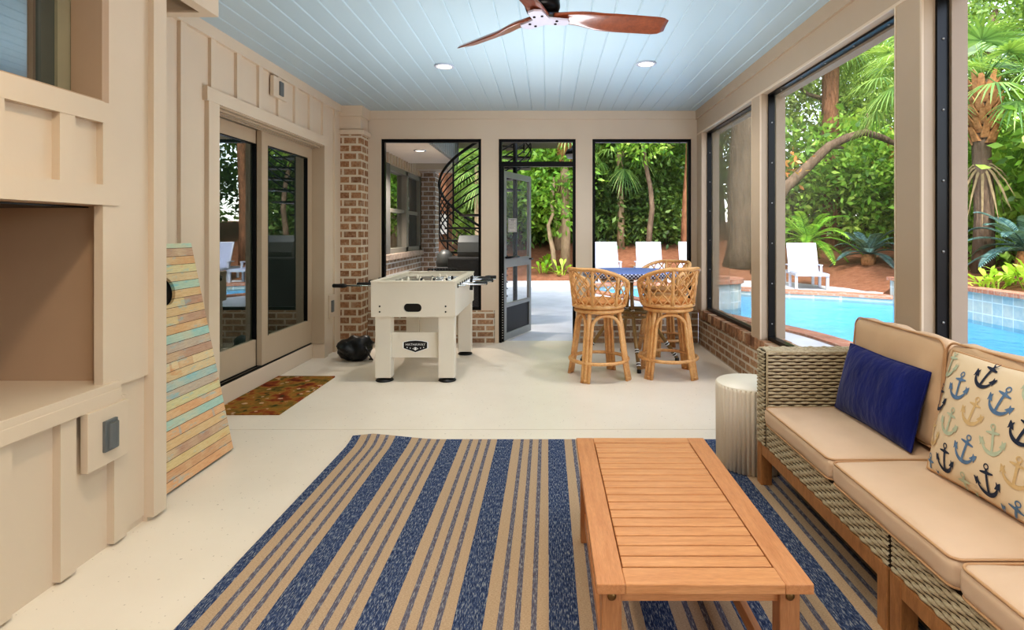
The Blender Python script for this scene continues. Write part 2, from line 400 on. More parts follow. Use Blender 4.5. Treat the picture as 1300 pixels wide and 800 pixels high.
def m_mat():
    n = NT('floral_doormat'); v = n.coord(); n1 = n.noise(v, 7, 4)
    c = n.ramp(n1, [(0.3, lin((92, 40, 26))), (0.42, lin((134, 68, 36))), (0.5, lin((150, 108, 50))), (0.6, lin((112, 92, 42))), (0.7, lin((70, 52, 28)))])
    vo = n.n('TexVoronoi'); vo.inputs['Scale'].default_value = 11; n.l(v, vo.inputs['Vector'])
    d = n.math('ADD', vo.outputs['Distance'], n.math('MULTIPLY', n.noise(v, 45, 2), 0.35))
    c = n.mix(n.ramp(d, [(0.36, (0.75,) * 3 + (1,)), (0.42, (0, 0, 0, 1))]), c, lin((206, 168, 138)))
    vo2 = n.n('TexVoronoi'); vo2.inputs['Scale'].default_value = 8.3; n.l(n.coord((1.3, 1, 1)), vo2.inputs['Vector'])
    d2 = n.math('ADD', vo2.outputs['Distance'], n.math('MULTIPLY', n.noise(v, 60, 2), 0.4))
    c = n.mix(n.ramp(d2, [(0.34, (0.9,) * 3 + (1,)), (0.42, (0, 0, 0, 1))]), c, lin((56, 60, 30)))
    n.bsdf(c, 0.95, spec=0.1, normal=n.bump(n.noise(v, 300, 2), 0.6, 0.004)); return n.m
DOORMAT = m_mat()
def m_weavetop():
    n = NT('navy_weave_sheen'); tc = n.n('TexCoord'); ch = n.n('TexChecker'); ch.inputs['Scale'].default_value = 58
    mp = n.n('Mapping'); mp.inputs['Rotation'].default_value = (0, 0, PI / 4); n.l(tc.outputs['Object'], mp.inputs[0]); n.l(mp.outputs[0], ch.inputs['Vector'])
    ch.inputs['Color1'].default_value = lin((64, 86, 178)); ch.inputs['Color2'].default_value = lin((146, 164, 226))  # navy weave lightened to periwinkle, reflected sheen painted in
    n.bsdf(ch.outputs[0], 0.4, normal=n.bump(ch.outputs[1], 0.3, 0.002)); return n.m
TOPW = m_weavetop()
def m_edgew():
    n = NT('navy_white_woven_edge'); tc = n.n('TexCoord'); sp = n.n('SeparateXYZ'); n.l(tc.outputs['Object'], sp.inputs[0])
    an = n.math('ARCTAN2', sp.outputs[1], sp.outputs[0])
    cb = n.n('CombineXYZ'); n.l(n.math('MULTIPLY', an, 26.0), cb.inputs[0]); n.l(n.math('MULTIPLY', sp.outputs[2], 60.0), cb.inputs[1]); cb.inputs[2].default_value = 0.5
    ch = n.n('TexChecker'); ch.inputs['Scale'].default_value = 1; n.l(cb.outputs[0], ch.inputs['Vector'])
    ch.inputs['Color1'].default_value = lin((18, 24, 62)); ch.inputs['Color2'].default_value = lin((196, 204, 230))
    n.bsdf(ch.outputs[0], 0.45); return n.m
EDGEW = m_edgew()
BAMB = m_wood('bamboo_look_metal', (128, 100, 58), (160, 128, 76), (3, 3, 1), 0.4)
BWHITE = mat('white_band', (235, 235, 232), 0.5, var=0.02)
def m_emit(name, rgb, s):
    n = NT(name); e = n.n('Emission'); e.inputs[0].default_value = lin(rgb); e.inputs[1].default_value = s
    n.l(e.outputs[0], n.out.inputs[0]); return n.m
LAMP = m_emit('warm_lamp_lens', (255, 226, 180), 9.0)
LAMP2 = m_emit('soffit_lamp_lens', (255, 238, 214), 5.0)
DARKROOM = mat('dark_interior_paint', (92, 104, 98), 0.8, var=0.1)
CURT = mat('pale_sheet', (120, 130, 126), 0.8, var=0.1)
WINGW = mat('wing_batten_paint', (190, 172, 150), 0.6, var=0.05)
SOFF = mat('soffit_paint', (232, 218, 202), 0.6, var=0.03)
UPW = mat('upper_wall_grey_green', (150, 152, 148), 0.6, var=0.03)
WFRAME = mat('wing_window_frame', (132, 126, 116), 0.5, var=0.03)
PAPER = mat('white_paper_sign', (226, 220, 208), 0.7, var=0.04)
INK = mat('grey_print', (128, 120, 112), 0.8)
GRILLC = mat('black_grill_cover', (26, 26, 28), 0.65, var=0.2, vs=6, bump=0.3, bs=12, dist=0.02)
GRILLG = mat('dark_grey_grill_lid', (58, 60, 60), 0.45, var=0.1)
HUBM = mat('lavender_grey_hub', (196, 190, 204), 0.3, 0.2, var=0.02)

# ------------------------------------------------------------------ porch shell
XL, XR, YB, ZC = -2.33, 1.75, 6.64, 2.72
# floor: two pours with a saw joint between them
mb = MB()
mb.box((-2.7, -3, -0.12), (1.76, 3.737, 0)); mb.box((-2.7, 3.743, -0.12), (1.76, 6.80, 0)); mb.box((-2.7, 3.7, -0.12), (1.76, 3.8, -0.012))
struct('floor', mb, FLOOR)
# ceiling: tongue-and-groove planks running away from the camera
mb = MB(); w = 0.153; x = -0.028 - w * 16
while x < 1.78:
    x0, x1 = x, x + w; b = 0.007; d = 0.006
    prof = [(x0, ZC + d), (x0 + b, ZC), (x1 - b, ZC), (x1, ZC + d)]
    vs = [(p[0], -3, p[1]) for p in prof] + [(p[0], 6.75, p[1]) for p in prof]
    mb.add(vs, [(i, i + 1, 4 + i + 1, 4 + i) for i in range(3)])
    x += w
mb.box((-2.6, -3, ZC + 0.012), (1.95, 6.85, ZC + 0.1))
struct('ceiling', mb, CEIL)
mb = MB(); mb.box((-9, -4, ZC + 0.12), (2.25, 7.1, 5.6)); struct('roof', mb, UPW)

mb = MB(); mb.box((-2.6, -3.1, 0), (1.95, -3, ZC)); struct('wall_rear', mb, WALL)
# left house wall with battens, opening for the sliding door
mb = MB()
D0, D1, DH = 3.98, 5.86, 2.195
def wallL(a, b, z0, z1): mb.box((XL - 0.17, a, z0), (XL, b, z1))
wallL(2.55, D0, 0, ZC); wallL(D1, YB, 0, ZC); wallL(D0, D1, DH, ZC)
wall_left = struct('wall_left', mb, WALL)
mb = MB()
for k in range(10):
    y = 3.57 + 0.3235 * k
    if y + 0.06 > 6.4: break
    z0 = DH + 0.095 if D0 - 0.14 < y < D1 + 0.02 else 0.0
    if y > 3.86 and y < 3.92: z0 = DH + 0.095
    mb.box((XL, y, z0), (XL + 0.022, y + 0.062, ZC - 0.06))
mb.box((XL, 3.2, 0), (XL + 0.022, 3.262, ZC - 0.06))
obj('batten', mb, WALL, wall_left)
mb = MB(); mb.box((XL, 2.6, ZC - 0.085), (XL + 0.03, 6.42, ZC)); obj('frieze_board', mb, WALL, wall_left)
# bump-out with the pass-through niche and the window above it (near left)
BX = -1.79
mb = MB()
def bw(y0, y1, z0, z1, x0=-1.90, x1=BX - 0.03): mb.box((x0, y0, z0), (x1, y1, z1))
N0, N1, NZ0, NZ1 = 0.6, 2.356, 0.684, 1.41
W1, WZ = 2.289, 1.827
bw(-1, N1, 0, NZ0 - 0.02); bw(-1, N1, NZ1, WZ); bw(N1, 2.57, 0, ZC); bw(W1 + .002, N1 + .01, WZ, ZC); bw(-1, N0, NZ0, NZ1)
mb.box((-2.5, 2.55, 0), (-1.80, 2.60, ZC))                    # return towards the house wall
bump = struct('wall_bump_out', mb, WALL)
mb = MB(); e = BX
def bd(y0, y1, z0, z1, x1=e): mb.box((BX - 0.04, y0, z0), (x1, y1, z1))
bd(2.085, 2.155, 0.012, 0.61); bd(2.343, 2.413, 0.012, 0.61); bd(1.827, 1.897, 0.012, 0.61); bd(1.57, 1.64, 0.012, 0.61)
bd(W1, 2.556, 0.66, ZC, e - 0.004); bd(2.413, 2.556, 0.03, 0.66, e - 0.022)
bd(2.548, 2.632, 0.02, ZC, e + 0.022)
bd(-1, W1, WZ - 0.085, WZ, e + 0.002)                           # stool under the window
bd(-1, 2.37, NZ1, NZ1 + 0.082, e + 0.002)                       # header board over the niche
bd(2.082, 2.150, NZ1 + .08, WZ - .08); bd(1.80, 1.87, NZ1 + .08, WZ - .08); bd(1.55, 1.62, NZ1 + .08, WZ - .08)
obj('trim_board', mb, WALL, bump)
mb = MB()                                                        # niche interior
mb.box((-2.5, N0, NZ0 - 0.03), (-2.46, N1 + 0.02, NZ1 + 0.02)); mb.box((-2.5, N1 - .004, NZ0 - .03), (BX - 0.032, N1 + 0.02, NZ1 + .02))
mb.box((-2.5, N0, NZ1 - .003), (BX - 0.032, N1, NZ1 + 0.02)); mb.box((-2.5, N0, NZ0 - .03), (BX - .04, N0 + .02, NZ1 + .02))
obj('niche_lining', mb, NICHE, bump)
mb = MB(); mb.box((-2.3, N0 + .03, NZ1 - 0.010), (BX - 0.10, N1 - .02, NZ1 - 0.005)); obj('shutter_track', mb, BLACK, bump)
mb = MB(); mb.bbox((-2.46, 0.0, NZ0 - 0.035), (BX + 0.012, N1 + 0.012, NZ0), 0.003); mb.bbox((BX - 0.03, 0.0, NZ0 - 0.085), (BX + 0.014, N1 + 0.012, NZ0 - 0.03), 0.003)
obj('counter_shelf', mb, WALL, bump)
# bump-out window
w7 = struct('window_1', loc=(0, 0, 0))
mb = MB(); xo = BX - 0.004
mb.box((xo - 0.125, W1 - .006, WZ), (xo + .001, W1 + 0.03, ZC - .1)); mb.box((xo - 0.125, -1, WZ - .004), (xo - .0, 2.285, WZ + 0.006))
obj('window_frame', mb, NICHE, w7)  # jamb takes the darker niche tan, its shadow painted as colour
mb = MB(); mb.box((xo - 0.17, 2.225, WZ), (xo - 0.128, 2.29, ZC)); obj('sash', mb, mat('sash_olive', (150, 142, 116), .5), w7)
mb = MB(); mb.box((xo - 0.17, 2.165, WZ), (xo - 0.14, 2.225, ZC)); obj('jamb_reflection', mb, mat('jamb_reflection_dark', (84, 86, 76), .3), w7)  # dark strip painting the jamb's reflection in the pane
mb = MB(); mb.box((xo - 0.155, -1, WZ), (xo - 0.15, 2.17, ZC)); obj('pane', mb, GLASSW, w7)
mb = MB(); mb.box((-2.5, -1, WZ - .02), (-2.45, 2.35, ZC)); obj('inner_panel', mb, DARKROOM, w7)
# open-bottomed box above (screen housing)
mb = MB(); bx0, bx1, by1, bz0 = -2.30, -1.85, 3.19, 2.51
mb.box((bx1 - .02, 2.64, bz0 + .012), (bx1, by1, ZC - .004)); mb.box((bx0, by1 - .02, bz0 + .012), (bx1 - .02, by1, ZC - .004))
mb.box((bx1 - .065, 2.64, bz0), (bx1, by1, bz0 + .012)); mb.box((bx0, by1 - .07, bz0), (bx1 - .065, by1, bz0 + .012))
so = struct('trim_1', mb, WALL)

# sliding glass door
dr = struct('door_1')
mb = MB()
mb.box((XL, D0 - 0.125, 0), (XL + 0.03, D0, DH + 0.09)); mb.box((XL, D1, 0), (XL + 0.03, D1 + 0.085, DH + 0.09))
mb.box((XL, D0 - 0.15, DH), (XL + 0.034, D1 + 0.085, DH + 0.095))
obj('casing', mb, WALL, dr)
mb = MB()
mb.box((XL - 0.2, D1 - 0.012, 0.15), (XL + .028, D1 + 0.001, DH)); mb.box((XL - 0.2, D0 - .001, 0.15), (XL + .02, D0 + 0.012, DH))
mb.box((XL - 0.2, D0, DH - 0.012), (XL + .02, D1, DH + .001))
for q in range(3): mb.box((XL - 0.03 - q * .035, D0 + .012, DH - 0.026 - q * .004), (XL - 0.016 - q * .035, D1 - .012, DH - 0.012))
obj('jamb', mb, DOORTAN, dr)
mb = MB(); mb.bbox((XL - 0.25, D0, 0), (XL - 0.095, D1 - .002, 0.15), 0.004); obj('threshold', mb, WALL, dr)
mb = MB()
for q in range(4): mb.box((XL - 0.235 + q * .036, D0 + .01, 0.148), (XL - 0.215 + q * .036, D1 - .014, 0.166))
mb.box((XL - .24, D0 + .01, 0.145), (XL - .10, D1 - .014, 0.154))
obj('sill_track', mb, BLACKM, dr)
def slab(name, x0, x1, y0, y1, st, bot):
    z0, z1 = 0.168, DH - 0.026
    mb = MB(); mb.box((x0, y0, z0), (x1, y0 + st, z1)); mb.box((x0, y1 - st, z0), (x1, y1, z1))
    mb.box((x0, y0 + st, z0), (x1, y1 - st, z0 + bot)); mb.box((x0, y0 + st, z1 - 0.115), (x1, y1 - st, z1))
    s = obj(name, mb, DOORTAN, dr)
    mb = MB(); xm = (x0 + x1) / 2
    for a, b in (((y0 + st, z0 + bot), (y0 + st + .008, z1 - .115)), ((y1 - st - .008, z0 + bot), (y1 - st, z1 - .115))):
        mb.box((xm - .012, a[0], a[1]), (x1 + .001, b[0], b[1]))
    mb.box((xm - .012, y0 + st, z1 - .123), (x1 + .001, y1 - st, z1 - .115))
    obj('gasket', mb, BLACKM, s)
    mb = MB(); mb.box((xm - .003, y0 + st, z0 + bot), (xm + .003, y1 - st, z1 - .115)); obj('pane', mb, GLASS, s)
    return s
slab('fixed_leaf', XL - 0.19, XL - 0.15, D0 + .013, 4.92, 0.09, 0.22)
sl = slab('sliding_leaf', XL - 0.14, XL - 0.098, 4.82, D1 - .014, 0.105, 0.235)
mb = MB(); mb.box((XL - .195, 4.915, .168), (XL - .145, 4.928, DH - .03)); obj('weatherstrip', mb, BLACKM, dr)
# dim room behind the glass
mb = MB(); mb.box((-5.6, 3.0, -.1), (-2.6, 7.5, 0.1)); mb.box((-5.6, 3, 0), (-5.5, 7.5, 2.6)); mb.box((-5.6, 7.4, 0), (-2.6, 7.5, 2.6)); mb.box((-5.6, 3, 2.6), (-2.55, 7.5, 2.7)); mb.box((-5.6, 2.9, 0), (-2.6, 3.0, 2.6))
struct('wall_inner_room', mb, DARKROOM)

# outlets with their mounting blocks
def outlet(name, label, c, bw_, bh, ow, oh, xf):
    t = thing(name, label, 'outlet', c)
    mb = MB(); mb.bbox((xf, c[1] - bw_, c[2] - bh), (xf + .03, c[1] + bw_, c[2] + bh), .002); obj('mounting_block', mb, WALL, t)
    mb = MB(); mb.bbox((xf + .028, c[1] - ow, c[2] - oh), (xf + .042, c[1] + ow, c[2] + oh), .004)
    cv = obj('cover_plate', mb, OUTLET, t)
    return t, cv, xf
t, cv, xf = outlet('outlet_box', 'grey weatherproof outlet on tan block under the counter shelf', (BX, 2.285, 0.485), .105, .115, .034, .062, BX - .006)
# rounded in-use cover bulging out
mb = MB(); prof = []
nv = 9
for i in range(nv):
    a = PI * i / (nv - 1); prof.append((-0.024 * math.cos(a), 0.022 * math.sin(a)))
vs = [(xf + .04 + p[1] , 2.285 + 0.004 + p[0], 0.485 - 0.05) for p in prof] + [(xf + .04 + p[1], 2.285 + 0.004 + p[0], 0.485 + 0.05) for p in prof]
mb.add(vs, [(i, i + 1, nv + i + 1, nv + i) for i in range(nv - 1)] + [tuple(range(nv - 1, -1, -1)), tuple(range(nv, 2 * nv))], 0, False)
obj('flip_lid', mb, OUTLET, t)
outlet('outlet_box', 'small grey outlet low on the wall above the black bag', (XL, 6.03, 0.515), .075, .12, .03, .062, XL + .012)
outlet('junction_box', 'grey box on square block high on wall above the sliding door', (XL, 4.87, 2.53), .13, .085, .034, .06, XL + .012)

# ------------------------------------------------------------------ back wall
def bx_(px_): return (px_ - VX) * YB / F
O = [(bx_(483.5), bx_(611)), (bx_(633), bx_(731)), (bx_(752), bx_(878))]
ZT, ZS = 2.395, 0.385
mb = MB()
mb.box((XL - .1, YB, ZT), (XR + .2, YB + .14, ZC + .02))
for a, b in ((-2.14, O[0][0]), (O[0][1], O[1][0]), (O[1][1], O[2][0]), (O[2][1], XR + .2)):
    mb.box((a, YB, 0 if False else ZS), (b, YB + .14, ZT))
mb.box((O[1][0] - .045, YB - .002, 0), (O[1][0], YB + .14, ZS + .01)); mb.box((O[1][1], YB - .002, 0), (O[1][1] + .05, YB + .14, ZS + .01))
wb = struct('wall_back', mb, WALL2)
mb = MB(); mb.box((-2.33, YB - .02, ZC - .095), (XR, YB, ZC)); obj('frieze_board', mb, WALL2, wb)
mb = MB()
for i, (a, b) in enumerate(O):
    mb.box((a - .012, YB - .006, ZT - .001), (b + .012, YB + .01, ZT + .014))
    for s in (a - .011, b - .001): mb.box((s, YB - .006, ZS if i != 1 else 0), (s + .012, YB + .01, ZT))
obj('edge_bead', mb, WALL, wb)
mb = MB(); mb.box((-2.14, YB - .015, 0), (O[1][0] - .05, YB + .15, ZS)); mb.box((O[1][1] + .05, YB - .015, 0), (XR + .01, YB + .15, ZS))
obj('brick_base', mb, BRICK, wb)
# brick pillar with wooden cap
mb = MB(); mb.box((XL, 6.38, 0), (-2.10, YB - .001, 2.42)); pil = struct('pillar_1', mb, BRICKC)
mb = MB(); mb.box((XL, 6.345, 2.40), (-2.06, YB - .02, 2.45)); mb.box((XL, 6.37, 2.45), (-2.095, YB - .02, ZC)); mb.box((XL, 6.345, 2.60), (-2.07, YB - .02, ZC)); obj('pillar_cap', mb, WALL, pil)
def fr_rect(mb, x0, x1, z0, z1, y0, y1, t, bottom=True):
    mb.box((x0, y0, z0), (x0 + t, y1, z1)); mb.box((x1 - t, y0, z0), (x1, y1, z1)); mb.box((x0 + t, y0, z1 - t), (x1 - t, y1, z1))
    if bottom: mb.box((x0 + t, y0, z0), (x1 - t, y1, z0 + t))
for i, nm in ((0, 'window_2'), (2, 'window_3')):
    a, b = O[i]; wdw = struct(nm)
    mb = MB(); fr_rect(mb, a, b, ZS, ZT, YB + .03, YB + .09, .036); obj('screen_frame', mb, BLACKM, wdw)
    mb = MB(); mb.add([(a, YB + .06, ZS), (b, YB + .06, ZS), (b, YB + .06, ZT), (a, YB + .06, ZT)], [(0, 1, 2, 3)]); obj('screen', mb, SCREEN, wdw)
a, b = O[1]; d2 = struct('door_2')
TZ = 2.075
mb = MB(); fr_rect(mb, a, b, 0, ZT, YB + .03, YB + .09, .034, False); mb.box((a, YB + .02, TZ), (b, YB + .1, TZ + .055))
obj('door_frame', mb, BLACKM, d2)
mb = MB(); mb.add([(a, YB + .06, TZ), (b, YB + .06, TZ), (b, YB + .06, ZT), (a, YB + .06, ZT)], [(0, 1, 2, 3)]); obj('transom_screen', mb, SCREEN, d2)
# swung-open leaf, hinged at the left jamb and opening outward
hx, hy = a + .045, YB + .075
ang = math.atan2(7.49 - hy, -0.222 - hx); LW = 0.81; HZ = 2.03
MD = Matrix.Translation((hx, hy, 0)) @ Matrix.Rotation(ang, 4, 'Z')
def leaf(name, boxes, m, par):
    mb = MB()
    for p, q in boxes: mb.bbox(p, q, .003)
    mb.xf(MD); return obj(name, mb, m, par)
lf = leaf('door_leaf', [((0, -.018, .012), (.065, .018, HZ)), ((LW - .065, -.018, .012), (LW, .018, HZ)), ((.06, -.018, HZ - .07), (LW - .06, .018, HZ)), ((.06, -.018, .88), (LW - .06, .018, .99)), ((.06, -.018, .40), (LW - .06, .018, .45)), ((.06, -.018, .012), (LW - .06, .018, .10))], mat('screen_door_metal', (150, 150, 148), 0.35, 0.35), d2)
leaf('kick_panel', [((.06, -.006, .09), (LW - .06, .006, .41))], BRONZE, lf)
mb = MB(); mb.add([(.06, 0, .44), (LW - .06, 0, .44), (LW - .06, 0, HZ - .06), (.06, 0, HZ - .06)], [(0, 1, 2, 3)]); mb.xf(MD); obj('screen', mb, SCREEND, lf)
mb = MB(); mb.tube([(LW - .035, -.02, .955), (LW - .035, -.055, .955)], .011); mb.tube([(LW - .035, -.055, .955), (LW - .15, -.058, .96)], .009)
mb.tube([(LW - .03, .02, .955), (LW - .03, .06, .955)], .02); mb.xf(MD); obj('handle', mb, BLACKM, lf)
mb = MB(); mb.tube([(0.02, -.03, 1.0), (.36, -.045, 1.0)], .013); mb.xf(MD); obj('closer', mb, BLACKM, lf)
mb = MB(); mb.box((a + .034, YB + .035, .01), (a + .06, YB + .085, TZ)); obj('hinge_strip', mb, BLACKM, d2)
mb = MB()
for k in range(26): mb.box((a + .038, YB + .033, .05 + k * .03), (a + .052, YB + .036, .062 + k * .03))
obj('hinge_screw', mb, SCREWM, d2)

# ------------------------------------------------------------------ right wall: posts, header, brick knee wall, screens
ZH = 2.435
PO = [(-1.37, -1.16), (0.65, 0.857), (2.65, 2.857), (4.66, 4.86), (6.44, 6.78)]
mb = MB(); XO = XR + .19
mb.box((XR, -3, ZH), (XO, 6.80, ZC + .02))
for p, q in PO: mb.box((XR, p, .39), (XO, q, ZH))
WALL_SHADE = mat('shaded_wood_tan', (176, 156, 134), 0.55, var=0.02, vs=3, bump=0.05, bs=90)  # wall tan darkened: the right wall's backlit shade is in the colour
wr = struct('wall_right', mb, WALL_SHADE)
mb = MB(); mb.box((XR - .02, -3, ZC - .10), (XR, YB, ZC)); obj('frieze_board', mb, WALL_SHADE, wr)
mb = MB(); mb.box((XR - .004, -3, ZH - .001), (XR + .008, YB - .02, ZH + .014))
for p, q in PO[:-1]:
    for s in (p - .001, q - .011): mb.box((XR - .003, s, .42), (XR + .008, s + .012, ZH))
obj('edge_bead', mb, WALL, wr)
mb = MB(); mb.box((XR + .012, -3, 0), (XO + .02, YB - .02, .33)); obj('brick_base', mb, BRICK, wr)
rng = random.Random(3)
mb = MB(); y = 0.9
mb.box((XR + .02, -3, .32), (XO + .03, YB - .02, .402), 4)
while y < YB - .1:
    h = .405 + rng.uniform(-.003, .004); xx = XR - .006 + rng.uniform(-.004, .004)
    mb.bbox((xx, y, .325), (XO + .035, y + .062, h + .008), .005, rng.choice([0, 0, 1, 1, 2, 3])); y += .0735
obj('rowlock_cap', mb, ROWL + [MORTAR], wr)
for k, (p, q) in enumerate(((0.857, 2.65), (2.857, 4.66), (4.86, 6.44))):
    wdw = struct('window_%d' % (6 - k)); xa, xb = XR + .062, XR + .118
    mb = MB()
    mb.box((xa, q - .014, .42), (xb, q, ZH)); mb.box((xa, p, .42), (xb, p + .014, ZH)); mb.box((xa, p, ZH - .014), (xb, q, ZH)); mb.box((xa, p, .415), (xb, q, .445))
    obj('screen_frame', mb, BLACKM, wdw)
    mb = MB()
    mb.box((xb, q - .03, .43), (XO + .002, q, ZH)); mb.box((xb, p, .43), (XO + .002, p + .03, ZH)); mb.box((xb, p, ZH - .03), (XO + .002, q, ZH))
    obj('outer_stop', mb, mat('outer_stop_shaded_tan', (140, 122, 104), .6, var=.03), wdw)  # stop tan made darker to carry its shade
    mb = MB()
    for z in [0.55 + j * .33 for j in range(6)]:
        mb.tube([((xa + xb) / 2, q - .013, z), ((xa + xb) / 2, q - .018, z)], .006, 8)
    for yy in [p + .2 + j * .35 for j in range(5)]:
        mb.tube([((xa + xb) / 2, yy, ZH - .013), ((xa + xb) / 2, yy, ZH - .018)], .006, 8)
    obj('screw', mb, SCREWM, wdw)
    mb = MB(); xs = xb - .008
    mb.add([(xs, p, .43), (xs, q, .43), (xs, q, ZH), (xs, p, ZH)], [(0, 1, 2, 3)]); obj('screen', mb, SCREEN, wdw)

# ------------------------------------------------------------------ ceiling fan and recessed lights
FZ = 2.385
fan = thing('ceiling_fan', 'three-bladed reddish wood ceiling fan with black motor housing', 'ceiling fan', (-0.025, 2.86, FZ))
mb = MB(); mb.lathe([(.0, ZC - .001), (.075, ZC - .001), (.075, ZC - .045), (.02, ZC - .055), (.018, FZ + .15), (.06, FZ + .145), (.085, FZ + .12), (.09, FZ + .05), (.08, FZ + .025), (0, FZ + .02)], 40, (-.025, 2.86, 0))
obj('motor_housing', mb, BLACKM, fan)
for bi, bang in enumerate((10, 136, 253)):
    mb = MB(); secs = []; n = 16; NS = 22
    for i in range(NS):
        t = i / (NS - 1); r = .055 + t * .60
        ch = .085 + .055 * math.sin(min(1, t * 1.6) * PI / 2) - .01 * t
        if t < .25: ch = .085 + .02 * (1 - t / .25)  + (ch - .085) * (t / .25)
        ch *= (1 - max(0, (t - .88) / .12) ** 3 * .35)
        pit = math.radians(6 + 15 * min(1, t / .35)); th = .014 * (1 - .5 * t)
        zz = .03 * math.sin(min(1, t / .4) * PI) * (1 if t < .4 else 0) * .3
        ring = []
        for k in range(n):
            a = 2 * PI * k / n; u = ch / 2 * math.copysign(abs(math.cos(a)) ** .8, math.cos(a)); v = th * math.sin(a) - .35 * (u * u) / ch + .004
            ring.append((r, u * math.cos(pit) + v * math.sin(pit), -u * math.sin(pit) + v * math.cos(pit) + zz))
        secs.append(ring)
    vs = [p for s_ in secs for p in s_]
    fs = [(i * n + k, i * n + (k + 1) % n, (i + 1) * n + (k + 1) % n, (i + 1) * n + k) for i in range(NS - 1) for k in range(n)]
    fs += [tuple(range(n - 1, -1, -1)), tuple((NS - 1) * n + k for k in range(n))]
    mb.add(vs, fs, 0, True); mb.xf(Matrix.Translation((-.025, 2.86, FZ)) @ Matrix.Rotation(math.radians(bang), 4, 'Z'))
    obj('blade', mb, FANW, fan)
mb = MB(); poly = []
for bang in (10, 136, 253):
    a = math.radians(bang); d = Vector((math.cos(a), math.sin(a))); nrm = Vector((-d.y, d.x))
    poly += [tuple(d * .125 - nrm * .036), tuple(d * .14), tuple(d * .125 + nrm * .036), ]
    b2 = math.radians(bang + 62); poly.append((math.cos(b2) * .05, math.sin(b2) * .05))
mb.prism(poly, -.022, -.012); mb.xf(Matrix.Translation((-.025, 2.86, FZ))); hub = obj('hub_plate', mb, HUBM, fan)
mb = MB()
for bang in (10, 136, 253):
    a = math.radians(bang); d = Vector((math.cos(a), math.sin(a), 0)); nrm = Vector((-d.y, d.x, 0))
    for s in (-1, 1):
        c = d * .07 + nrm * s * .02 + Vector((-.025, 2.86, FZ - .022)); mb = MB(); mb.tube([c, c - Vector((0, 0, .004))], .007, 10); obj('bolt', mb, BLACKM, hub)

def downlight(label, x, y, z=ZC, lamp=LAMP):
    t = thing('ceiling_downlight', label, 'ceiling light', (x, y, z - .012))
    mb = MB(); mb.lathe([(.062, z + .004), (.085, z - .001), (.085, z - .008), (.066, z - .012), (.062, z - .006)], 32, (x, y, 0), cap=False); obj('trim_ring', mb, WHITEM, t)
    mb = MB(); mb.lathe([(0, z - .005), (.064, z - .005), (.064, z - .003), (0, z - .003)], 32, (x, y, 0)); obj('lens', mb, lamp, t)
downlight('round recessed ceiling light under the tip of the left fan blade', -0.88, 4.84)
downlight('round recessed ceiling light below the tip of the right fan blade', 0.83, 4.77)

# ------------------------------------------------------------------ cornhole board
hw, hl = 0.305, 1.25
M0 = Vector((-1.872, 3.075, 0.012))
up = Vector((-0.252, 0, 1.225)).normalized()
xa = Vector((0, 1, 0)); za = xa.cross(up)       # facing +x
MBD = Matrix((( xa.x, up.x, za.x, M0.x), (xa.y, up.y, za.y, M0.y), (xa.z, up.z, za.z, M0.z), (0, 0, 0, 1)))
ch = link('cornhole_board', None); ch.matrix_basis = MBD
tag(ch, 'pastel plank cornhole board leaning against the tan wall', 'game board')
bm = bmesh.new(); hc = (0, 0.99); hr = .078; N = 40
outer = [(-hw, 0), (hw, 0), (hw, hl), (-hw, hl)]
def face_with_hole(z):
    vo = [bm.verts.new((p[0], p[1], z)) for p in outer]
    vh = [bm.verts.new((hc[0] + hr * math.cos(2 * PI * k / N), hc[1] + hr * math.sin(2 * PI * k / N), z)) for k in range(N)]
    ed = [bm.edges.new((vo[i], vo[(i + 1) % 4])) for i in range(4)] + [bm.edges.new((vh[i], vh[(i + 1) % N])) for i in range(N)]
    bmesh.ops.triangle_fill(bm, use_beauty=True, edges=ed); return vo, vh
vo1, vh1 = face_with_hole(0); vo0, vh0 = face_with_hole(-.018)
for A, B in ((vo1, vo0), (vh1, vh0)):
    for i in range(len(A)): bm.faces.new((A[i], A[(i + 1) % len(A)], B[(i + 1) % len(A)], B[i]))
bmesh.ops.recalc_face_normals(bm, faces=bm.faces[:])
mb = MB(); mb.bm(bm); obj('deck_panel', mb, PLANKS, ch, False)
mb = MB(); T = .02
mb.box((-hw, 0, -.11), (-hw + T, hl, -.018)); mb.box((hw - T, 0, -.11), (hw, hl, -.018)); mb.box((-hw + T, 0, -.11), (hw - T, T, -.018)); mb.box((-hw + T, hl - T, -.11), (hw - T, hl, -.018))
obj('frame', mb, BARKP, ch, False)
mb = MB(); mb.box((-.2, .86, -.03), (.2, 1.12, -.024)); obj('hole_backing', mb, BLACK, ch, False)

# doormat
mb = MB(); mb.bbox((-2.415, 4.03, 0.0), (-1.905, 5.09, .012), .004)
tag(obj('doormat', mb, DOORMAT), 'brown floral doormat in front of the sliding door', 'doormat')

# black bag
bm = bmesh.new(); bmesh.ops.create_icosphere(bm, subdivisions=4, radius=1)
rng = random.Random(5)
from mathutils import noise as mnoise
for v in bm.verts:
    p = v.co.copy(); q = mnoise.noise(p * 1.6) * .28 + mnoise.noise(p * 4.0) * .13 + abs(mnoise.noise(p * 8)) * .06
    s = 1 + q
    v.co = Vector((p.x * .18 * s, p.y * .16 * s, p.z * .125 * s))
    if p.x > 0.2 : v.co.z += .02 * p.x
    v.co.z += .112
    if v.co.z < .012: v.co.z = .004
    v.co += Vector((-1.95, 5.80, 0))
bg = thing('black_bag', 'crumpled black nylon bag on floor beside the brick pillar', 'bag', (-1.95, 5.80, 0))
mb = MB(); mb.bm(bm, 0, True); obj('bag_shell', mb, BAGM, bg)
mb = MB(); mb.tube([(-1.83, 5.70, .15), (-1.79, 5.67, .09), (-1.765, 5.69, .03), (-1.77, 5.74, .012), (-1.81, 5.76, .012)], .009, 8); obj('strap', mb, BLACK, bg)
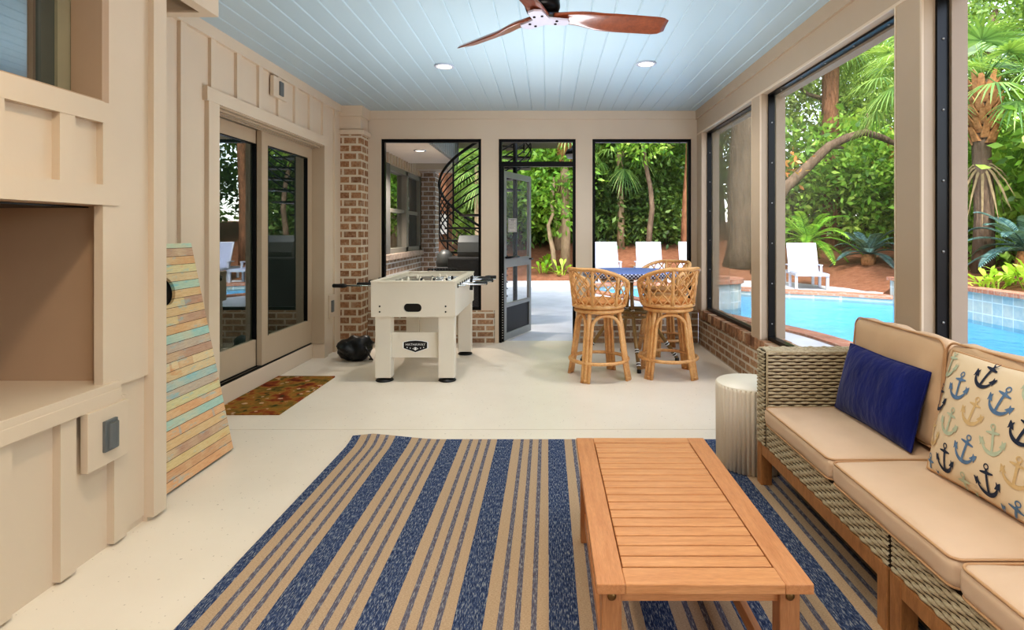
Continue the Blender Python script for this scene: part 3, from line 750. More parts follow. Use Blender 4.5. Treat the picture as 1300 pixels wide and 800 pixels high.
mb = MB(); mb.tube([(-2.02, 5.70, .20), (-2.0, 5.64, .12), (-1.96, 5.63, .05)], .005, 6); obj('drawcord', mb, BLACK, bg)

# ------------------------------------------------------------------ foosball table
TX0, TX1, TY0, TY1 = -1.525, -0.797, 4.90, 6.13
ft = thing('foosball_table', 'white foosball table with black handles on chrome rods', 'foosball table', ((TX0 + TX1) / 2, (TY0 + TY1) / 2, 0))
ZT0, ZT1 = .567, .868; T = .03
mb = MB()
def slot_face(y0, y1, x0, x1, z0, z1, c, a, b):
    """panel with a stadium hole"""
    bm = bmesh.new(); N = 12
    hole = [(c[0] + a + b * math.cos(t), c[1] + b * math.sin(t)) for t in [-PI / 2 + PI * k / N for k in range(N + 1)]] + [(c[0] - a + b * math.cos(t), c[1] + b * math.sin(t)) for t in [PI / 2 + PI * k / N for k in range(N + 1)]]
    out = [(x0, z0), (x1, z0), (x1, z1), (x0, z1)]; L = []
    for y in (y0, y1):
        vo = [bm.verts.new((p[0], y, p[1])) for p in out]; vh = [bm.verts.new((p[0], y, p[1])) for p in hole]
        ed = [bm.edges.new((q[i], q[(i + 1) % len(q)])) for q in (vo, vh) for i in range(len(q))]
        bmesh.ops.triangle_fill(bm, use_beauty=True, edges=ed); L.append((vo, vh))
    for A, B in zip(L[0], L[1]):
        for i in range(len(A)): bm.faces.new((A[i], A[(i + 1) % len(A)], B[(i + 1) % len(A)], B[i]))
    bmesh.ops.recalc_face_normals(bm, faces=bm.faces[:]); return bm
hcx = (523.5 - VX) * TY0 / F; hcz = H - (391 - VY) * TY0 / F
mb.bm(slot_face(TY0, TY0 + T, TX0, TX1, ZT0, ZT1, (hcx, hcz), .042, .037))
mb.box((TX0, TY1 - T, ZT0), (TX1, TY1, ZT1)); mb.box((TX0, TY0 + T, ZT0), (TX0 + T, TY1 - T, ZT1)); mb.box((TX1 - T, TY0 + T, ZT0), (TX1, TY1 - T, ZT1))
mb.box((TX0 + T, TY0 + T, ZT0), (TX1 - T, TY1 - T, ZT0 + .02))
cab = obj('cabinet', mb, FOOS, ft)
mb = MB()
for (p, q) in (((TX0 - .006, TY0 - .006, ZT1), (TX0 + .05, TY1 + .006, ZT1 + .012)), ((TX1 - .05, TY0 - .006, ZT1), (TX1 + .006, TY1 + .006, ZT1 + .012)), ((TX0 + .05, TY0 - .006, ZT1), (TX1 - .05, TY0 + .04, ZT1 + .012)), ((TX0 + .05, TY1 - .04, ZT1), (TX1 - .05, TY1 + .006, ZT1 + .012))): mb.bbox(p, q, .003)
obj('top_rim', mb, FOOS, ft)
mb = MB(); mb.box((TX0 + T, TY0 + T, ZT1 - .12), (TX1 - T, TY1 - T, ZT1 - .11)); obj('playing_field', mb, FOOS_IN, ft)
mb = MB(); mb.box((hcx - .12, TY0 + T, hcz - .06), (hcx + .12, TY0 + T + .06, hcz + .06)); obj('ball_return', mb, BLACK, ft)
mb = MB()
for xx in (TX0 + .075, TX1 - .075 - .008):
    for zz in (.612, .66): mb = MB(); mb.lathe([(0, -.003), (.005, -.003), (.008, 0)], 12); mb.xf(Matrix.Translation((xx, TY0, zz)) @ Matrix.Rotation(-PI / 2, 4, 'X') if False else Matrix.Translation((xx, TY0 - .0, zz)) @ Matrix.Rotation(-PI / 2, 4, 'X'), len(mb.v) - 36); obj('bolt', mb, BRONZE, cab)
LX = [(TX0 + .03, TX0 + .165), (TX1 - .15, TX1 - .012)]; LY = [(TY0 + .02, TY0 + .13), (TY1 - .13, TY1 - .02)]
for ya, yb in LY:
    for xa_, xb_ in LX:
        mb = MB(); mb.bbox((xa_, ya, .035), (xb_, yb, ZT0 + .005), .003); lg = obj('leg', mb, FOOS, ft)
        mb = MB(); mb.lathe([(.0, 0), (.072, 0), (.078, .006), (.07, .016), (.03, .028), (.018, .04), (0, .04)], 28, ((xa_ + xb_) / 2, (ya + yb) / 2, 0)); obj('leveler_foot', mb, BLACK, lg)
mb = MB(); zp0, zp1 = .205, .425
for ya in (TY0 + .06, TY1 - .09):
    mb = MB(); mb.bbox((LX[0][1], ya, zp0), (LX[1][0], ya + .02, zp1), .003); obj('end_panel', mb, FOOS, ft)
# emblem
bcx = (527.5 - VX) * (TY0 + .06) / F; bcz = H - (440 - VY) * (TY0 + .06) / F; BY = TY0 + .06
bdg = lambda sx: [(bcx + x * sx, bcz + z * sx) for x, z in ((-.105, .038), (-.06, .048), (0, .053), (.06, .048), (.105, .038), (.105, -.014), (0, -.05), (-.105, -.014))]
def flat(mb, poly, y0, y1, mi=0):
    n = len(poly); mb.add([(p[0], y0, p[1]) for p in poly] + [(p[0], y1, p[1]) for p in poly], [tuple(range(n)), tuple(range(2 * n - 1, n - 1, -1))] + [(i, n + i, n + (i + 1) % n, (i + 1) % n) for i in range(n)], mi)
mb = MB(); flat(mb, bdg(1.06), BY - .002, BY, 0); flat(mb, bdg(.97), BY - .004, BY - .002, 1)
dm = [(bcx - .026, bcz - .018), (bcx, bcz - .003), (bcx + .026, bcz - .018), (bcx, bcz - .034)]; flat(mb, dm, BY - .005, BY - .004, 2)
for s in (-1, 1):
    flat(mb, [(bcx + s * .012 + p * .006, bcz - .018 + q * .005) for p, q in ((-1, 0), (0, 1), (1, 0), (0, -1))], BY - .0055, BY - .005, 1)
    for d, zz in ((.045, -.013), (.072, -.008)):
        st = [(bcx + s * d + (.007 if k % 2 == 0 else .003) * math.sin(k * PI / 5), bcz + zz + (.007 if k % 2 == 0 else .003) * math.cos(k * PI / 5)) for k in range(10)]
        flat(mb, st, BY - .005, BY - .004, 2)
bad = obj('logo_badge', mb, [BWHITE, BLACK, BWHITE], ft)
fc = bpy.data.curves.new('logo_text', 'FONT'); fc.body = 'HATHAWAY'; fc.size = .0295; fc.align_x = 'CENTER'; fc.align_y = 'CENTER'; fc.extrude = .0005; fc.space_character = 1.05
fo = bpy.data.objects.new('logo_text', fc); COL.objects.link(fo); bpy.context.view_layer.update()
me = bpy.data.meshes.new_from_object(fo.evaluated_get(bpy.context.evaluated_depsgraph_get())); bpy.data.objects.remove(fo)
mb = MB(); mb.add([v.co[:] for v in me.vertices], [list(p.vertices) for p in me.polygons]); mb.xf(Matrix.Translation((bcx, BY - .0048, bcz + .017)) @ Matrix.Rotation(PI / 2, 4, 'X')); obj('logo_lettering', mb, BWHITE, bad)
# rods with handles and figures
rows = [('L', 1), ('L', 2), ('R', 3), ('L', 5), ('R', 5), ('L', 3), ('R', 2), ('R', 1)]
zr = ZT1 - .042
for i, (side, cnt) in enumerate(rows):
    y = TY0 + .13 + i * (TY1 - TY0 - .26) / 7
    sh = [0, .17, .0, .19, .03, .2, -.03, .02][i]
    xl, xr = (TX0 - .26 + sh, TX1 + .07 + sh) if side == 'L' else (TX0 - .05 + sh, TX1 + .12 + sh)
    mb = MB(); mb.tube([(xl, y, zr), (xr, y, zr)], .008, 10); rd = obj('rod', mb, CHROME, ft)
    mb = MB()
    if side == 'L': e0, e1 = xl - .12, xl + .005
    else: e0, e1 = xr - .005, xr + .115
    if side == 'L': pr = [(.0, 0), (.014, .0), (.018, .01), (.017, .045), (.02, .09), (.015, .115), (.011, .125), (0, .125)]
    else: pr = [(0, 0), (.011, 0), (.015, .01), (.02, .035), (.017, .08), (.018, .115), (.014, .12), (0, .12)]
    mb.lathe(pr, 16); mb.xf(Matrix.Translation((e0, y, zr)) @ Matrix.Rotation(PI / 2, 4, 'Y')); obj('handle', mb, BLACK, rd)
    mb = MB()
    for s in (TX0, TX1): mb = MB(); mb.tube([(s - .008, y, zr), (s + .008, y, zr)], .02, 14); obj('bearing', mb, BLACK, rd)
    mb = MB(); mb.tube([(xl + .3 if side == 'L' else xl + .02, y, zr), (xl + .325 if side == 'L' else xl + .045, y, zr)], .014, 10)
    obj('rod_stop', mb, BLACK, rd)
    for k in range(cnt):
        xx = (TX0 + TX1) / 2 + (k - (cnt - 1) / 2) * (.60 / cnt) * (1 if cnt > 1 else 0) + sh
        mb = MB(); mb.bbox((xx - .012, y - .008, zr - .075), (xx + .012, y + .008, zr + .02), .004); mb.lathe([(0, zr + .012), (.010, zr + .018), (.011, zr + .028), (0, zr + .038)], 12, (xx, y, 0)); mb.bbox((xx - .015, y - .011, zr - .08), (xx + .015, y + .011, zr - .055), .003)
        obj('player_figure', mb, BLACK if side == 'L' else FOOS, rd)
# scoring beads on the far end
mb = MB(); yb = TY1 - .012; x0 = (543 - VX) * yb / F; x1 = (581 - VX) * yb / F
mb.tube([(x0, yb, ZT1 + .034), (x1, yb, ZT1 + .034)], .004, 8)
for k in range(10):
    xx = x0 + .02 + (x1 - x0 - .04) * k / 9; mb.bbox((xx - .012, yb - .011, ZT1 + .023), (xx + .012, yb + .011, ZT1 + .045), .004)
mb.box((x0, yb - .006, ZT1 + .01), (x0 + .008, yb + .006, ZT1 + .038)); mb.box((x1 - .008, yb - .006, ZT1 + .01), (x1, yb + .006, ZT1 + .038))
obj('score_counter', mb, BLACK, ft)

# ------------------------------------------------------------------ rattan counter stools
def make_stool(label):
    t = thing('rattan_stool', label, 'bar stool', group='rattan counter stools around the bistro table')
    RF, RT, ZR = .285, .195, .60
    def legp(k, z, off=0.0):
        a = PI / 4 + math.radians(61) + k * PI / 2; f = z / ZR
        r = RF + (RT - RF) * (f ** .85)
        tn = Vector((-math.sin(a), math.cos(a), 0))
        return Vector((r * math.cos(a), r * math.sin(a), z)) + tn * off
    for k in range(4):
        mb = MB(); mb.tube([legp(k, z) for z in (0, .15, .3, .45, .60)], .0195, 10)
        for z in (.02, .16): mb.tube([legp(k, z - .008), legp(k, z + .008)], .0215, 10)
        obj('leg', mb, RATTAN, t, False)
        p = [legp(k, z, .031) for z in (0, .15, .3, .42, .47)]; q = [legp((k + 1) % 4, z, -.031) for z in (0, .15, .3, .42, .47)]
        A0, A1, B1, B0 = p[-1], legp(k, .60, .035), legp((k + 1) % 4, .60, -.035), q[-1]
        mid = [(A0 * (1 - s) ** 3 + A1 * 3 * s * (1 - s) ** 2 + B1 * 3 * s * s * (1 - s) + B0 * s ** 3) for s in [j / 12 for j in range(1, 12)]]
        mb = MB(); mb.tube(p + mid + q[::-1], .0155, 8); obj('arched_brace', mb, RATTAN, t, False)
    mb = MB(); mb.tube([(.262 * math.cos(2 * PI * k / 40), .262 * math.sin(2 * PI * k / 40), .165) for k in range(40)], .015, 8, closed=True)
    mb.tube([(.238 * math.cos(2 * PI * k / 40), .238 * math.sin(2 * PI * k / 40), .165) for k in range(40)], .010, 8, closed=True); obj('foot_ring', mb, RATTAN, t, False)
    mb = MB(); mb.lathe([(0, .585), (.2, .585), (.222, .592), (.228, .605), (.222, .618), (.19, .624), (.1, .624), (0, .624)], 40); obj('swivel_base', mb, RATTAN, t, False)
    mb = MB(); mb.lathe([(0, .628), (.225, .628), (.242, .636), (.246, .648), (.24, .662), (.225, .668), (.2, .664), (0, .664)], 40); obj('seat_ring', mb, RATTAN, t, False)
    mb = MB(); mb.lathe([(0, .66), (.2, .66), (.212, .672), (.208, .69), (.18, .70), (.08, .703), (0, .704)], 40); obj('seat', mb, RATDK, t, False)
    # barrel back around -Y
    AM = math.radians(116)
    def zt(ph):
        c = min(1, abs(ph) / AM); return .975 - .135 * max(0, (c - .28) / .72) ** 1.5
    def bp(ph, f):
        z = .655 + (zt(ph) - .655) * f; r = .236 + .036 * f
        return Vector((r * math.sin(ph), -r * math.cos(ph), z))
    mb = MB(); rim = [bp(-AM, 0), bp(-AM, .5), bp(-AM, .86)] + [bp(-AM + 2 * AM * k / 44, 1.0) for k in range(1, 44)] + [bp(AM, .86), bp(AM, .5), bp(AM, 0)]
    mb.tube(rim, .0185, 10); obj('top_rail', mb, RATTAN, t, False)
    for ph in (-78, -28, 28, 78):
        a = math.radians(ph); mb = MB(); mb.tube([bp(a, f) for f in (0, .35, .7, 1)], .0155, 8); obj('post', mb, RATTAN, t, False)
    mb = MB(); nl = 12; span = math.radians(58)
    for s in (-1, 1):
        for k in range(-4, nl + 5):
            a0 = -AM + 2 * AM * k / nl; pts = []
            for j in range(13):
                f = j / 12; a = a0 + s * span * (f - .5) * 1.0
                if abs(a) <= AM: pts.append(bp(a, f) * 1.0 + Vector((0, 0, 0)))
            if len(pts) > 2: mb.tube(pts, .0066, 6)
    obj('lattice', mb, RATTAN, t, False)
    return t
TC = (0.83, 5.72)
s1 = make_stool('rattan barrel stool nearest the screen door, left of the table')
def face(o, x, y, extra=0):
    o.location = (x, y, 0)
    o.rotation_euler = (0, 0, math.atan2(TC[1] - y, TC[0] - x) - PI / 2 + extra)
face(s1, .465, 5.125, math.radians(-14))
s2 = copy_tree(s1); s2['label'] = 'rattan barrel stool on the near side by the brick knee wall'; face(s2, 1.105, 5.2, math.radians(-2))
s3 = copy_tree(s1); s3['label'] = 'rattan stool tucked behind the bistro table near the back wall'; face(s3, 1.27, 6.17)

# bistro table
bt = thing('bistro_table', 'round navy woven bistro table with banded bamboo-look legs', 'table', (TC[0], TC[1], 0), math.radians(0))
mb = MB(); mb.lathe([(0, .915), (.465, .915), (.472, .912)], 64, smooth=False); mb.lathe([(.472, .912), (.475, .905), (.475, .868), (.46, .86), (0, .86)], 64, mi=1)
obj('tabletop', mb, [TOPW, EDGEW], bt, False)
for k in range(4):
    a = math.radians(-88) + k * PI / 2; d = Vector((math.cos(a), math.sin(a), 0))
    P = [d * .11 + Vector((0, 0, .865)), d * .11 + Vector((0, 0, .70)), d * .13 + Vector((0, 0, .60)), d * .25 + Vector((0, 0, .36)), d * .48 + Vector((0, 0, .03))]
    mb = MB(); mb.tube(P, .019, 10); lg = obj('leg', mb, BAMB, bt, False)
    mb = MB(); mb.tube([P[-1], P[-1] + Vector((0, 0, -.03))], .021, 10)
    obj('leg_tip', mb, BLACK, lg, False)
    for f, (i, j) in ((.25, (0, 1)), (.35, (2, 3)), (.55, (3, 4)), (.88, (3, 4))):
        c = P[i].lerp(P[j], f); u = (P[j] - P[i]).normalized(); mb = MB()
        mb.tube([c - u * .022, c + u * .022], .0205, 10, 0); mb.tube([c - u * .018, c - u * .006], .0215, 10, 1); mb.tube([c + u * .006, c + u * .018], .0215, 10, 1)
        obj('leg_band', mb, [BLACK, BWHITE], lg, False)
mb = MB()
for zz, rr in ((.515, .20), (.47, .20)):
    mb.tube([(rr * math.cos(2 * PI * k / 32), rr * math.sin(2 * PI * k / 32), zz) for k in range(32)], .014, 8, closed=True)
for k in range(2):
    a = math.radians(-88) + k * PI / 2; d = Vector((math.cos(a), math.sin(a), 0)) * .2
    mb.tube([-d + Vector((0, 0, .5)), d + Vector((0, 0, .5))], .016, 8)
obj('stretcher', mb, BAMB, bt, False)

# ------------------------------------------------------------------ ribbed drum table
dt = thing('drum_table', 'white ribbed drum side table beside the wicker sofa arm', 'side table', (1.135, 3.16, .013))
nr = 46
mb = MB(); mb.lathe([(.165, .0), (.187, .003), (.19, .43), (.19, .449)], nr * 8, smooth=True, wave=lambda a, z: .052 * abs(math.sin(a * nr / 2)) - .045)
obj('ribbed_body', mb, DRUM, dt, False)
mb = MB(); mb.lathe([(0, .44), (.184, .44), (.187, .446), (.187, .450), (.183, .455), (0, .455)], 64); obj('drum_top', mb, DRUM, dt, False)

# ------------------------------------------------------------------ rug
mb = MB(); RX0, RX1, RY0, RY1 = -1.2115, 1.34, 0.35, 3.53; nx, ny = 40, 80
vs = []; th = .011
for side in (0, 1):
    for j in range(ny + 1):
        for i in range(nx + 1):
            x = RX0 + (RX1 - RX0) * i / nx; y = RY0 + (RY1 - RY0) * j / ny
            z = th * side + .001
            d1 = y - (RY1 - .16); 
            if d1 > 0:
                k = max(0, 1 - abs(x - (RX0 + .13)) / .36); z += .035 * (d1 / .16) ** 2 * k
                z += 0
            vs.append((x, y, z))
N_ = (nx + 1) * (ny + 1); fs = []
for j in range(ny):
    for i in range(nx):
        a = j * (nx + 1) + i; q = (a, a + 1, a + nx + 2, a + nx + 1)
        fs.append(q[::-1]); fs.append(tuple(N_ + k for k in q))
bl = [j * (nx + 1) for j in range(ny + 1)]; br = [k + nx for k in bl]; bf = list(range(nx + 1)); bb = [ny * (nx + 1) + k for k in bf]
for L, fl in ((bl, 0), (br, 1), (bf, 1), (bb, 0)):
    for k in range(len(L) - 1):
        q = (L[k], L[k + 1], N_ + L[k + 1], N_ + L[k]); fs.append(q if fl else q[::-1])
mb.add(vs, fs, 0, False)
tag(obj('striped_rug', mb, RUG), 'blue and tan striped woven rug under the coffee table', 'rug')
RZ = .0125

# ------------------------------------------------------------------ coffee table
CX0, CX1, CY0, CY1, CH = .123, .667, 1.417, 2.428, .42
ct = thing('coffee_table', 'slatted orange-brown wooden coffee table on the striped rug', 'coffee table', ((CX0 + CX1) / 2, (CY0 + CY1) / 2, RZ))
mb = MB(); fw = .072; th = .026
mb.bbox((CX0, CY0, CH - th), (CX0 + fw, CY1, CH), .003, 1); mb.bbox((CX1 - fw, CY0, CH - th), (CX1, CY1, CH), .003, 1)
mb.bbox((CX0 + fw, CY0, CH - th), (CX1 - fw, CY0 + fw, CH), .003, 0); mb.bbox((CX0 + fw, CY1 - fw * .75, CH - th), (CX1 - fw, CY1, CH), .003, 0)
ns = 17; y0 = CY0 + fw + .004; y1 = CY1 - fw * .75 - .004; p = (y1 - y0) / ns
for k in range(ns): mb.bbox((CX0 + fw + .003, y0 + k * p + .0025, CH - th * .8), (CX1 - fw - .003, y0 + (k + 1) * p - .0025, CH - .001), .003, 0)
mb.box((CX0 + .09, CY0 + .02, CH - th - .008), (CX0 + .12, CY1 - .02, CH - th * .8), 1); mb.box((CX1 - .12, CY0 + .02, CH - th - .008), (CX1 - .09, CY1 - .02, CH - th * .8), 1)
obj('tabletop', mb, [ACAC_X, ACAC_Y], ct)
lw = .052
for ya in (CY0 + .03, CY1 - .03 - lw):
    for xa_ in (CX0 + .015, CX1 - .022 - lw):
        mb = MB(); mb.bbox((xa_, ya, RZ), (xa_ + lw, ya + lw, CH - th), .004); lg = obj('leg', mb, ACAC_Z, ct)
        mb = MB(); yf = ya if ya < 1.9 else ya + lw; s = -1 if ya < 1.9 else 1
        mb.lathe([(0, .006), (.006, .006), (.011, .003), (.0115, 0)], 14); mb.xf(Matrix.Translation((xa_ + lw / 2, yf, CH - th - .022)) @ Matrix.Rotation(PI / 2 * -s, 4, 'X')); obj('bolt', mb, BRASS, lg)
for ya in (CY0 + .045, CY1 - .065): 
    mb = MB(); mb.bbox((CX0 + .06, ya, CH - th - .045), (CX1 - .06, ya + .02, CH - th), .002); obj('apron', mb, ACAC_X, ct)
for xa_ in (CX0 + .03, CX1 - .06):
    mb = MB(); mb.bbox((xa_, CY0 + .08, .09), (xa_ + .022, CY1 - .08, .135), .002); obj('side_rail', mb, ACAC_Y, ct)
    mb = MB(); mb.bbox((xa_, CY0 + .08, CH - th - .045), (xa_ + .02, CY1 - .08, CH - th), .002); obj('apron', mb, ACAC_Y, ct)

# ------------------------------------------------------------------ wicker sofa
def weave(mb, o, u, v, n, ul, vl, pitch=.0165, rib=.034):
    """woven strands standing on a backing: rows along u that pass over and under ribs"""
    o, u, v, n = Vector(o), Vector(u), Vector(v), Vector(n)
    rows = max(1, round(vl / pitch)); p = vl / rows; seg = max(4, int(round(ul / rib)) * 4)
    for r in range(rows):
        vs = []; fs = []; ph = PI * (r % 2)
        for i in range(seg + 1):
            s = ul * i / seg; w = math.sin(2 * PI * i / 8 + ph)
            h = .003 + .005 * w; c = o + u * s + v * (p * (r + .5) + .0012 * w)
            a = p * .44
            vs += [c - v * a + n * (h - .006), c - v * a * .6 + n * (h + .002), c + n * (h + .0035), c + v * a * .6 + n * (h + .002), c + v * a + n * (h - .006)]
        for i in range(seg):
            for k in range(4): fs.append((i * 5 + k, (i + 1) * 5 + k, (i + 1) * 5 + k + 1, i * 5 + k + 1))
        mb.add(vs, fs, 0, True)
    a, b, c, d = o - n * .002, o + u * ul - n * .002, o + u * ul + v * vl - n * .002, o + v * vl - n * .002
    mb.add([a, b, c, d], [(0, 1, 2, 3)], 1)
def rbox(a, b, r, crown=.012, n=14, jit=0, seed=0, cx=0.0):
    """soft cushion: rounded box, crowned top"""
    lo = Vector([min(p, q) for p, q in zip(a, b)]); hi = Vector([max(p, q) for p, q in zip(a, b)])
    bm = bmesh.new(); bmesh.ops.create_cube(bm, size=2); bmesh.ops.subdivide_edges(bm, edges=bm.edges[:], cuts=n, use_grid_fill=True)
    c = (lo + hi) / 2; hs = (hi - lo) / 2
    for v in bm.verts:
        # bunch the grid lines toward the edges so the rounding is smooth
        q = Vector([math.sin(k * PI / 2) for k in v.co])
        p = Vector([q[i] * hs[i] for i in range(3)]); inn = Vector([max(-hs[i] + r, min(hs[i] - r, p[i])) for i in range(3)])
        d = p - inn
        if d.length > 1e-6: p = inn + d.normalized() * r
        u = Vector([max(-1, min(1, p[i] / hs[i])) for i in range(3)])
        p.z += crown * (1 - u.x ** 4) * (1 - u.y ** 4) * (1 if u.z > 0 else 0) * max(0, u.z)
        p.x += cx * (1 - u.y ** 4) * (1 - u.z ** 4) * u.x
        if jit: p += Vector((mnoise.noise(p * 9 + Vector((seed, 0, 0))), mnoise.noise(p * 8 + Vector((0, seed, 3))), mnoise.noise(p * 9 + Vector((5, seed, 0))))) * jit
        v.co = c + p
    bmesh.ops.recalc_face_normals(bm, faces=bm.faces[:])
    return bm
def piping(mb, a, b, z, r=.004, rad=.03, n=6, drop=0):
    x0, y0 = a; x1, y1 = b; pts = []
    for cx, cy, a0 in ((x1 - rad, y1 - rad, 0), (x0 + rad, y1 - rad, PI / 2), (x0 + rad, y0 + rad, PI), (x1 - rad, y0 + rad, 1.5 * PI)):
        for k in range(n + 1): pts.append((cx + rad * math.cos(a0 + PI / 2 * k / n), cy + rad * math.sin(a0 + PI / 2 * k / n), z))
    mb.tube(pts, r, 6, closed=True)

SX0, SX1 = 1.085, 1.725
def sofa(label, ya, yb, arm_far, nseat, name='wicker_sofa'):
    """one module from ya (near) to yb (far)"""
    t = thing(name, label, 'sofa', ((SX0 + SX1) / 2, (ya + yb) / 2, RZ))
    zb, zw0, zw1 = .205, .225, .335
    ys = yb - .12 if arm_far else yb
    mb = MB()
    mb.box((SX0 + .012, ya + .004, zw0), (SX1, yb - .004, zw1), 1)
    weave(mb, (SX0 + .012, ya + .004, zw0), (0, 1, 0), (0, 0, 1), (-1, 0, 0), ys - ya - .008, zw1 - zw0)
    obj('seat_base', mb, [WICK, WICKB], t)
    mb = MB(); bx0 = SX1 - .06
    mb.box((bx0, ya + .004, zw1), (SX1, yb - .004, .70), 1)
    weave(mb, (bx0, ya + .004, zw1), (0, 1, 0), (0, 0, 1), (-1, 0, 0), yb - ya - .008, .70 - zw1)
    mb.tube([(bx0 + .03, ya + .01, .70), (bx0 + .03, yb - .01, .70)], .036, 10, 0)
    obj('backrest', mb, [WICK, WICKB], t)
    if arm_far:
        mb = MB(); y0, y1 = yb - .115, yb; z1 = .70
        mb.box((SX0 + .012, y0 + .006, zw0), (SX1, y1 - .006, z1), 1)
        weave(mb, (SX0 + .012, y0 + .006, zw0), (1, 0, 0), (0, 0, 1), (0, -1, 0), SX1 - SX0 - .012, z1 - zw0)
        weave(mb, (SX0 + .006, y0 + .006, zw0), (0, 1, 0), (0, 0, 1), (-1, 0, 0), y1 - y0 - .012, z1 - zw0)
        weave(mb, (SX0 + .012, y0 + .006, z1 + .002), (1, 0, 0), (0, 1, 0), (0, 0, 1), SX1 - SX0 - .012, y1 - y0 - .012)
        mb.tube([(SX0 + .014, y0 + .008, zw0), (SX0 + .014, y0 + .008, z1), (SX1, y0 + .008, z1)], .009, 8, 0)
        mb.tube([(SX0 + .014, y1 - .008, zw0), (SX0 + .014, y1 - .008, z1), (SX1, y1 - .008, z1)], .009, 8, 0)
        obj('armrest', mb, [WICK, WICKB], t)
    mb = MB(); mb.bbox((SX0 + .004, ya + .05, zb - .035), (SX0 + .034, yb - .05, zw0), .003); mb.bbox((SX1 - .035, ya + .05, zb - .035), (SX1 - .005, yb - .05, zw0), .003)
    mb.bbox((SX0 + .01, yb - .045, zb - .035), (SX1 - .01, yb - .012, zw0), .003); mb.bbox((SX0 + .01, ya + .012, zb - .035), (SX1 - .01, ya + .045, zw0), .003)
    obj('wood_rail', mb, SOFAW, t)
    for yy in (ya + .004, yb - .06):
        for xx in (SX0 + .002, SX1 - .058):
            mb = MB(); mb.bbox((xx, yy, RZ), (xx + .056, yy + .056, zw0 + .002), .004); obj('leg', mb, SOFAW, t)
    return t, ys
so1, ys = sofa('grey wicker sofa module with the far armrest, by the drum table', 1.812, 2.945, True, 2)
so2, _ = sofa('near grey wicker sofa module without an armrest', .55, 1.806, False, 2, 'wicker_sofa')
seats = [(2.165, 2.822), (1.50, 2.158), (0.83, 1.493)]
for i, (ya, yb) in enumerate(seats):
    lab = ('tan seat cushion against the wicker armrest under the navy pillow', 'tan seat cushion in the middle under the anchor pillow', 'tan seat cushion nearest the camera at the frame edge')[i]
    t = thing('seat_cushion', lab, 'cushion', (1.35, (ya + yb) / 2, .337), 0, 'tan seat cushions on the wicker sofa')
    a, b = (SX0 - .012, ya, .345), (SX1 - .082, yb, .434)
    mb = MB(); mb.bm(rbox(a, b, .028, .016, 14, .004, i * 7.3), 0, True); obj('cushion_body', mb, CUSH, t)
    mb = MB(); piping(mb, (a[0] + .005, ya + .005), (b[0] - .005, yb - .005), .429, .0042); piping(mb, (a[0] + .005, ya + .005), (b[0] - .005, yb - .005), .352, .0042); obj('piping', mb, PIPE, t)
def tilt(mb, cy, base=(1.60, .44), ang=math.radians(12)):
    M = Matrix.Translation((base[0], 0, base[1])) @ Matrix.Rotation(ang, 4, 'Y') @ Matrix.Translation((-base[0], 0, -base[1])); mb.xf(M)
for i, (ya, yb) in enumerate(((2.17, 2.80), (1.515, 2.162), (.85, 1.505))):
    lab = ('tan back cushion behind the navy pillow', 'tan back cushion behind the anchor pillow', 'tan back cushion on the near sofa module')[i]
    t = thing('back_cushion', lab, 'cushion', (1.6, (ya + yb) / 2, .45), 0, 'tan back cushions on the wicker sofa')
    mb = MB(); a, b = (1.478, ya, .460), (1.60, yb, .882); mb.bm(rbox(a, b, .045, .004, 18, .016, 30 + i * 4.1, .018), 0, True); tilt(mb, 0, (1.54, .45), math.radians(4.5)); obj('cushion_body', mb, CUSHB, t)
    mb = MB(); pts = []
    rad = .045
    for cy, cz, a0 in ((yb - rad, (.882 - rad), 0), (ya + rad, (.882 - rad), PI / 2), (ya + rad, .460 + rad, PI), (yb - rad, .460 + rad, 1.5 * PI)):
        for k in range(7): pts.append((1.490, cy + rad * math.cos(a0 + PI / 2 * k / 6), cz + rad * math.sin(a0 + PI / 2 * k / 6)))
    mb.tube(pts, .0045, 6, closed=True); tilt(mb, 0, (1.54, .45), math.radians(4.5)); obj('piping', mb, PIPE, t)

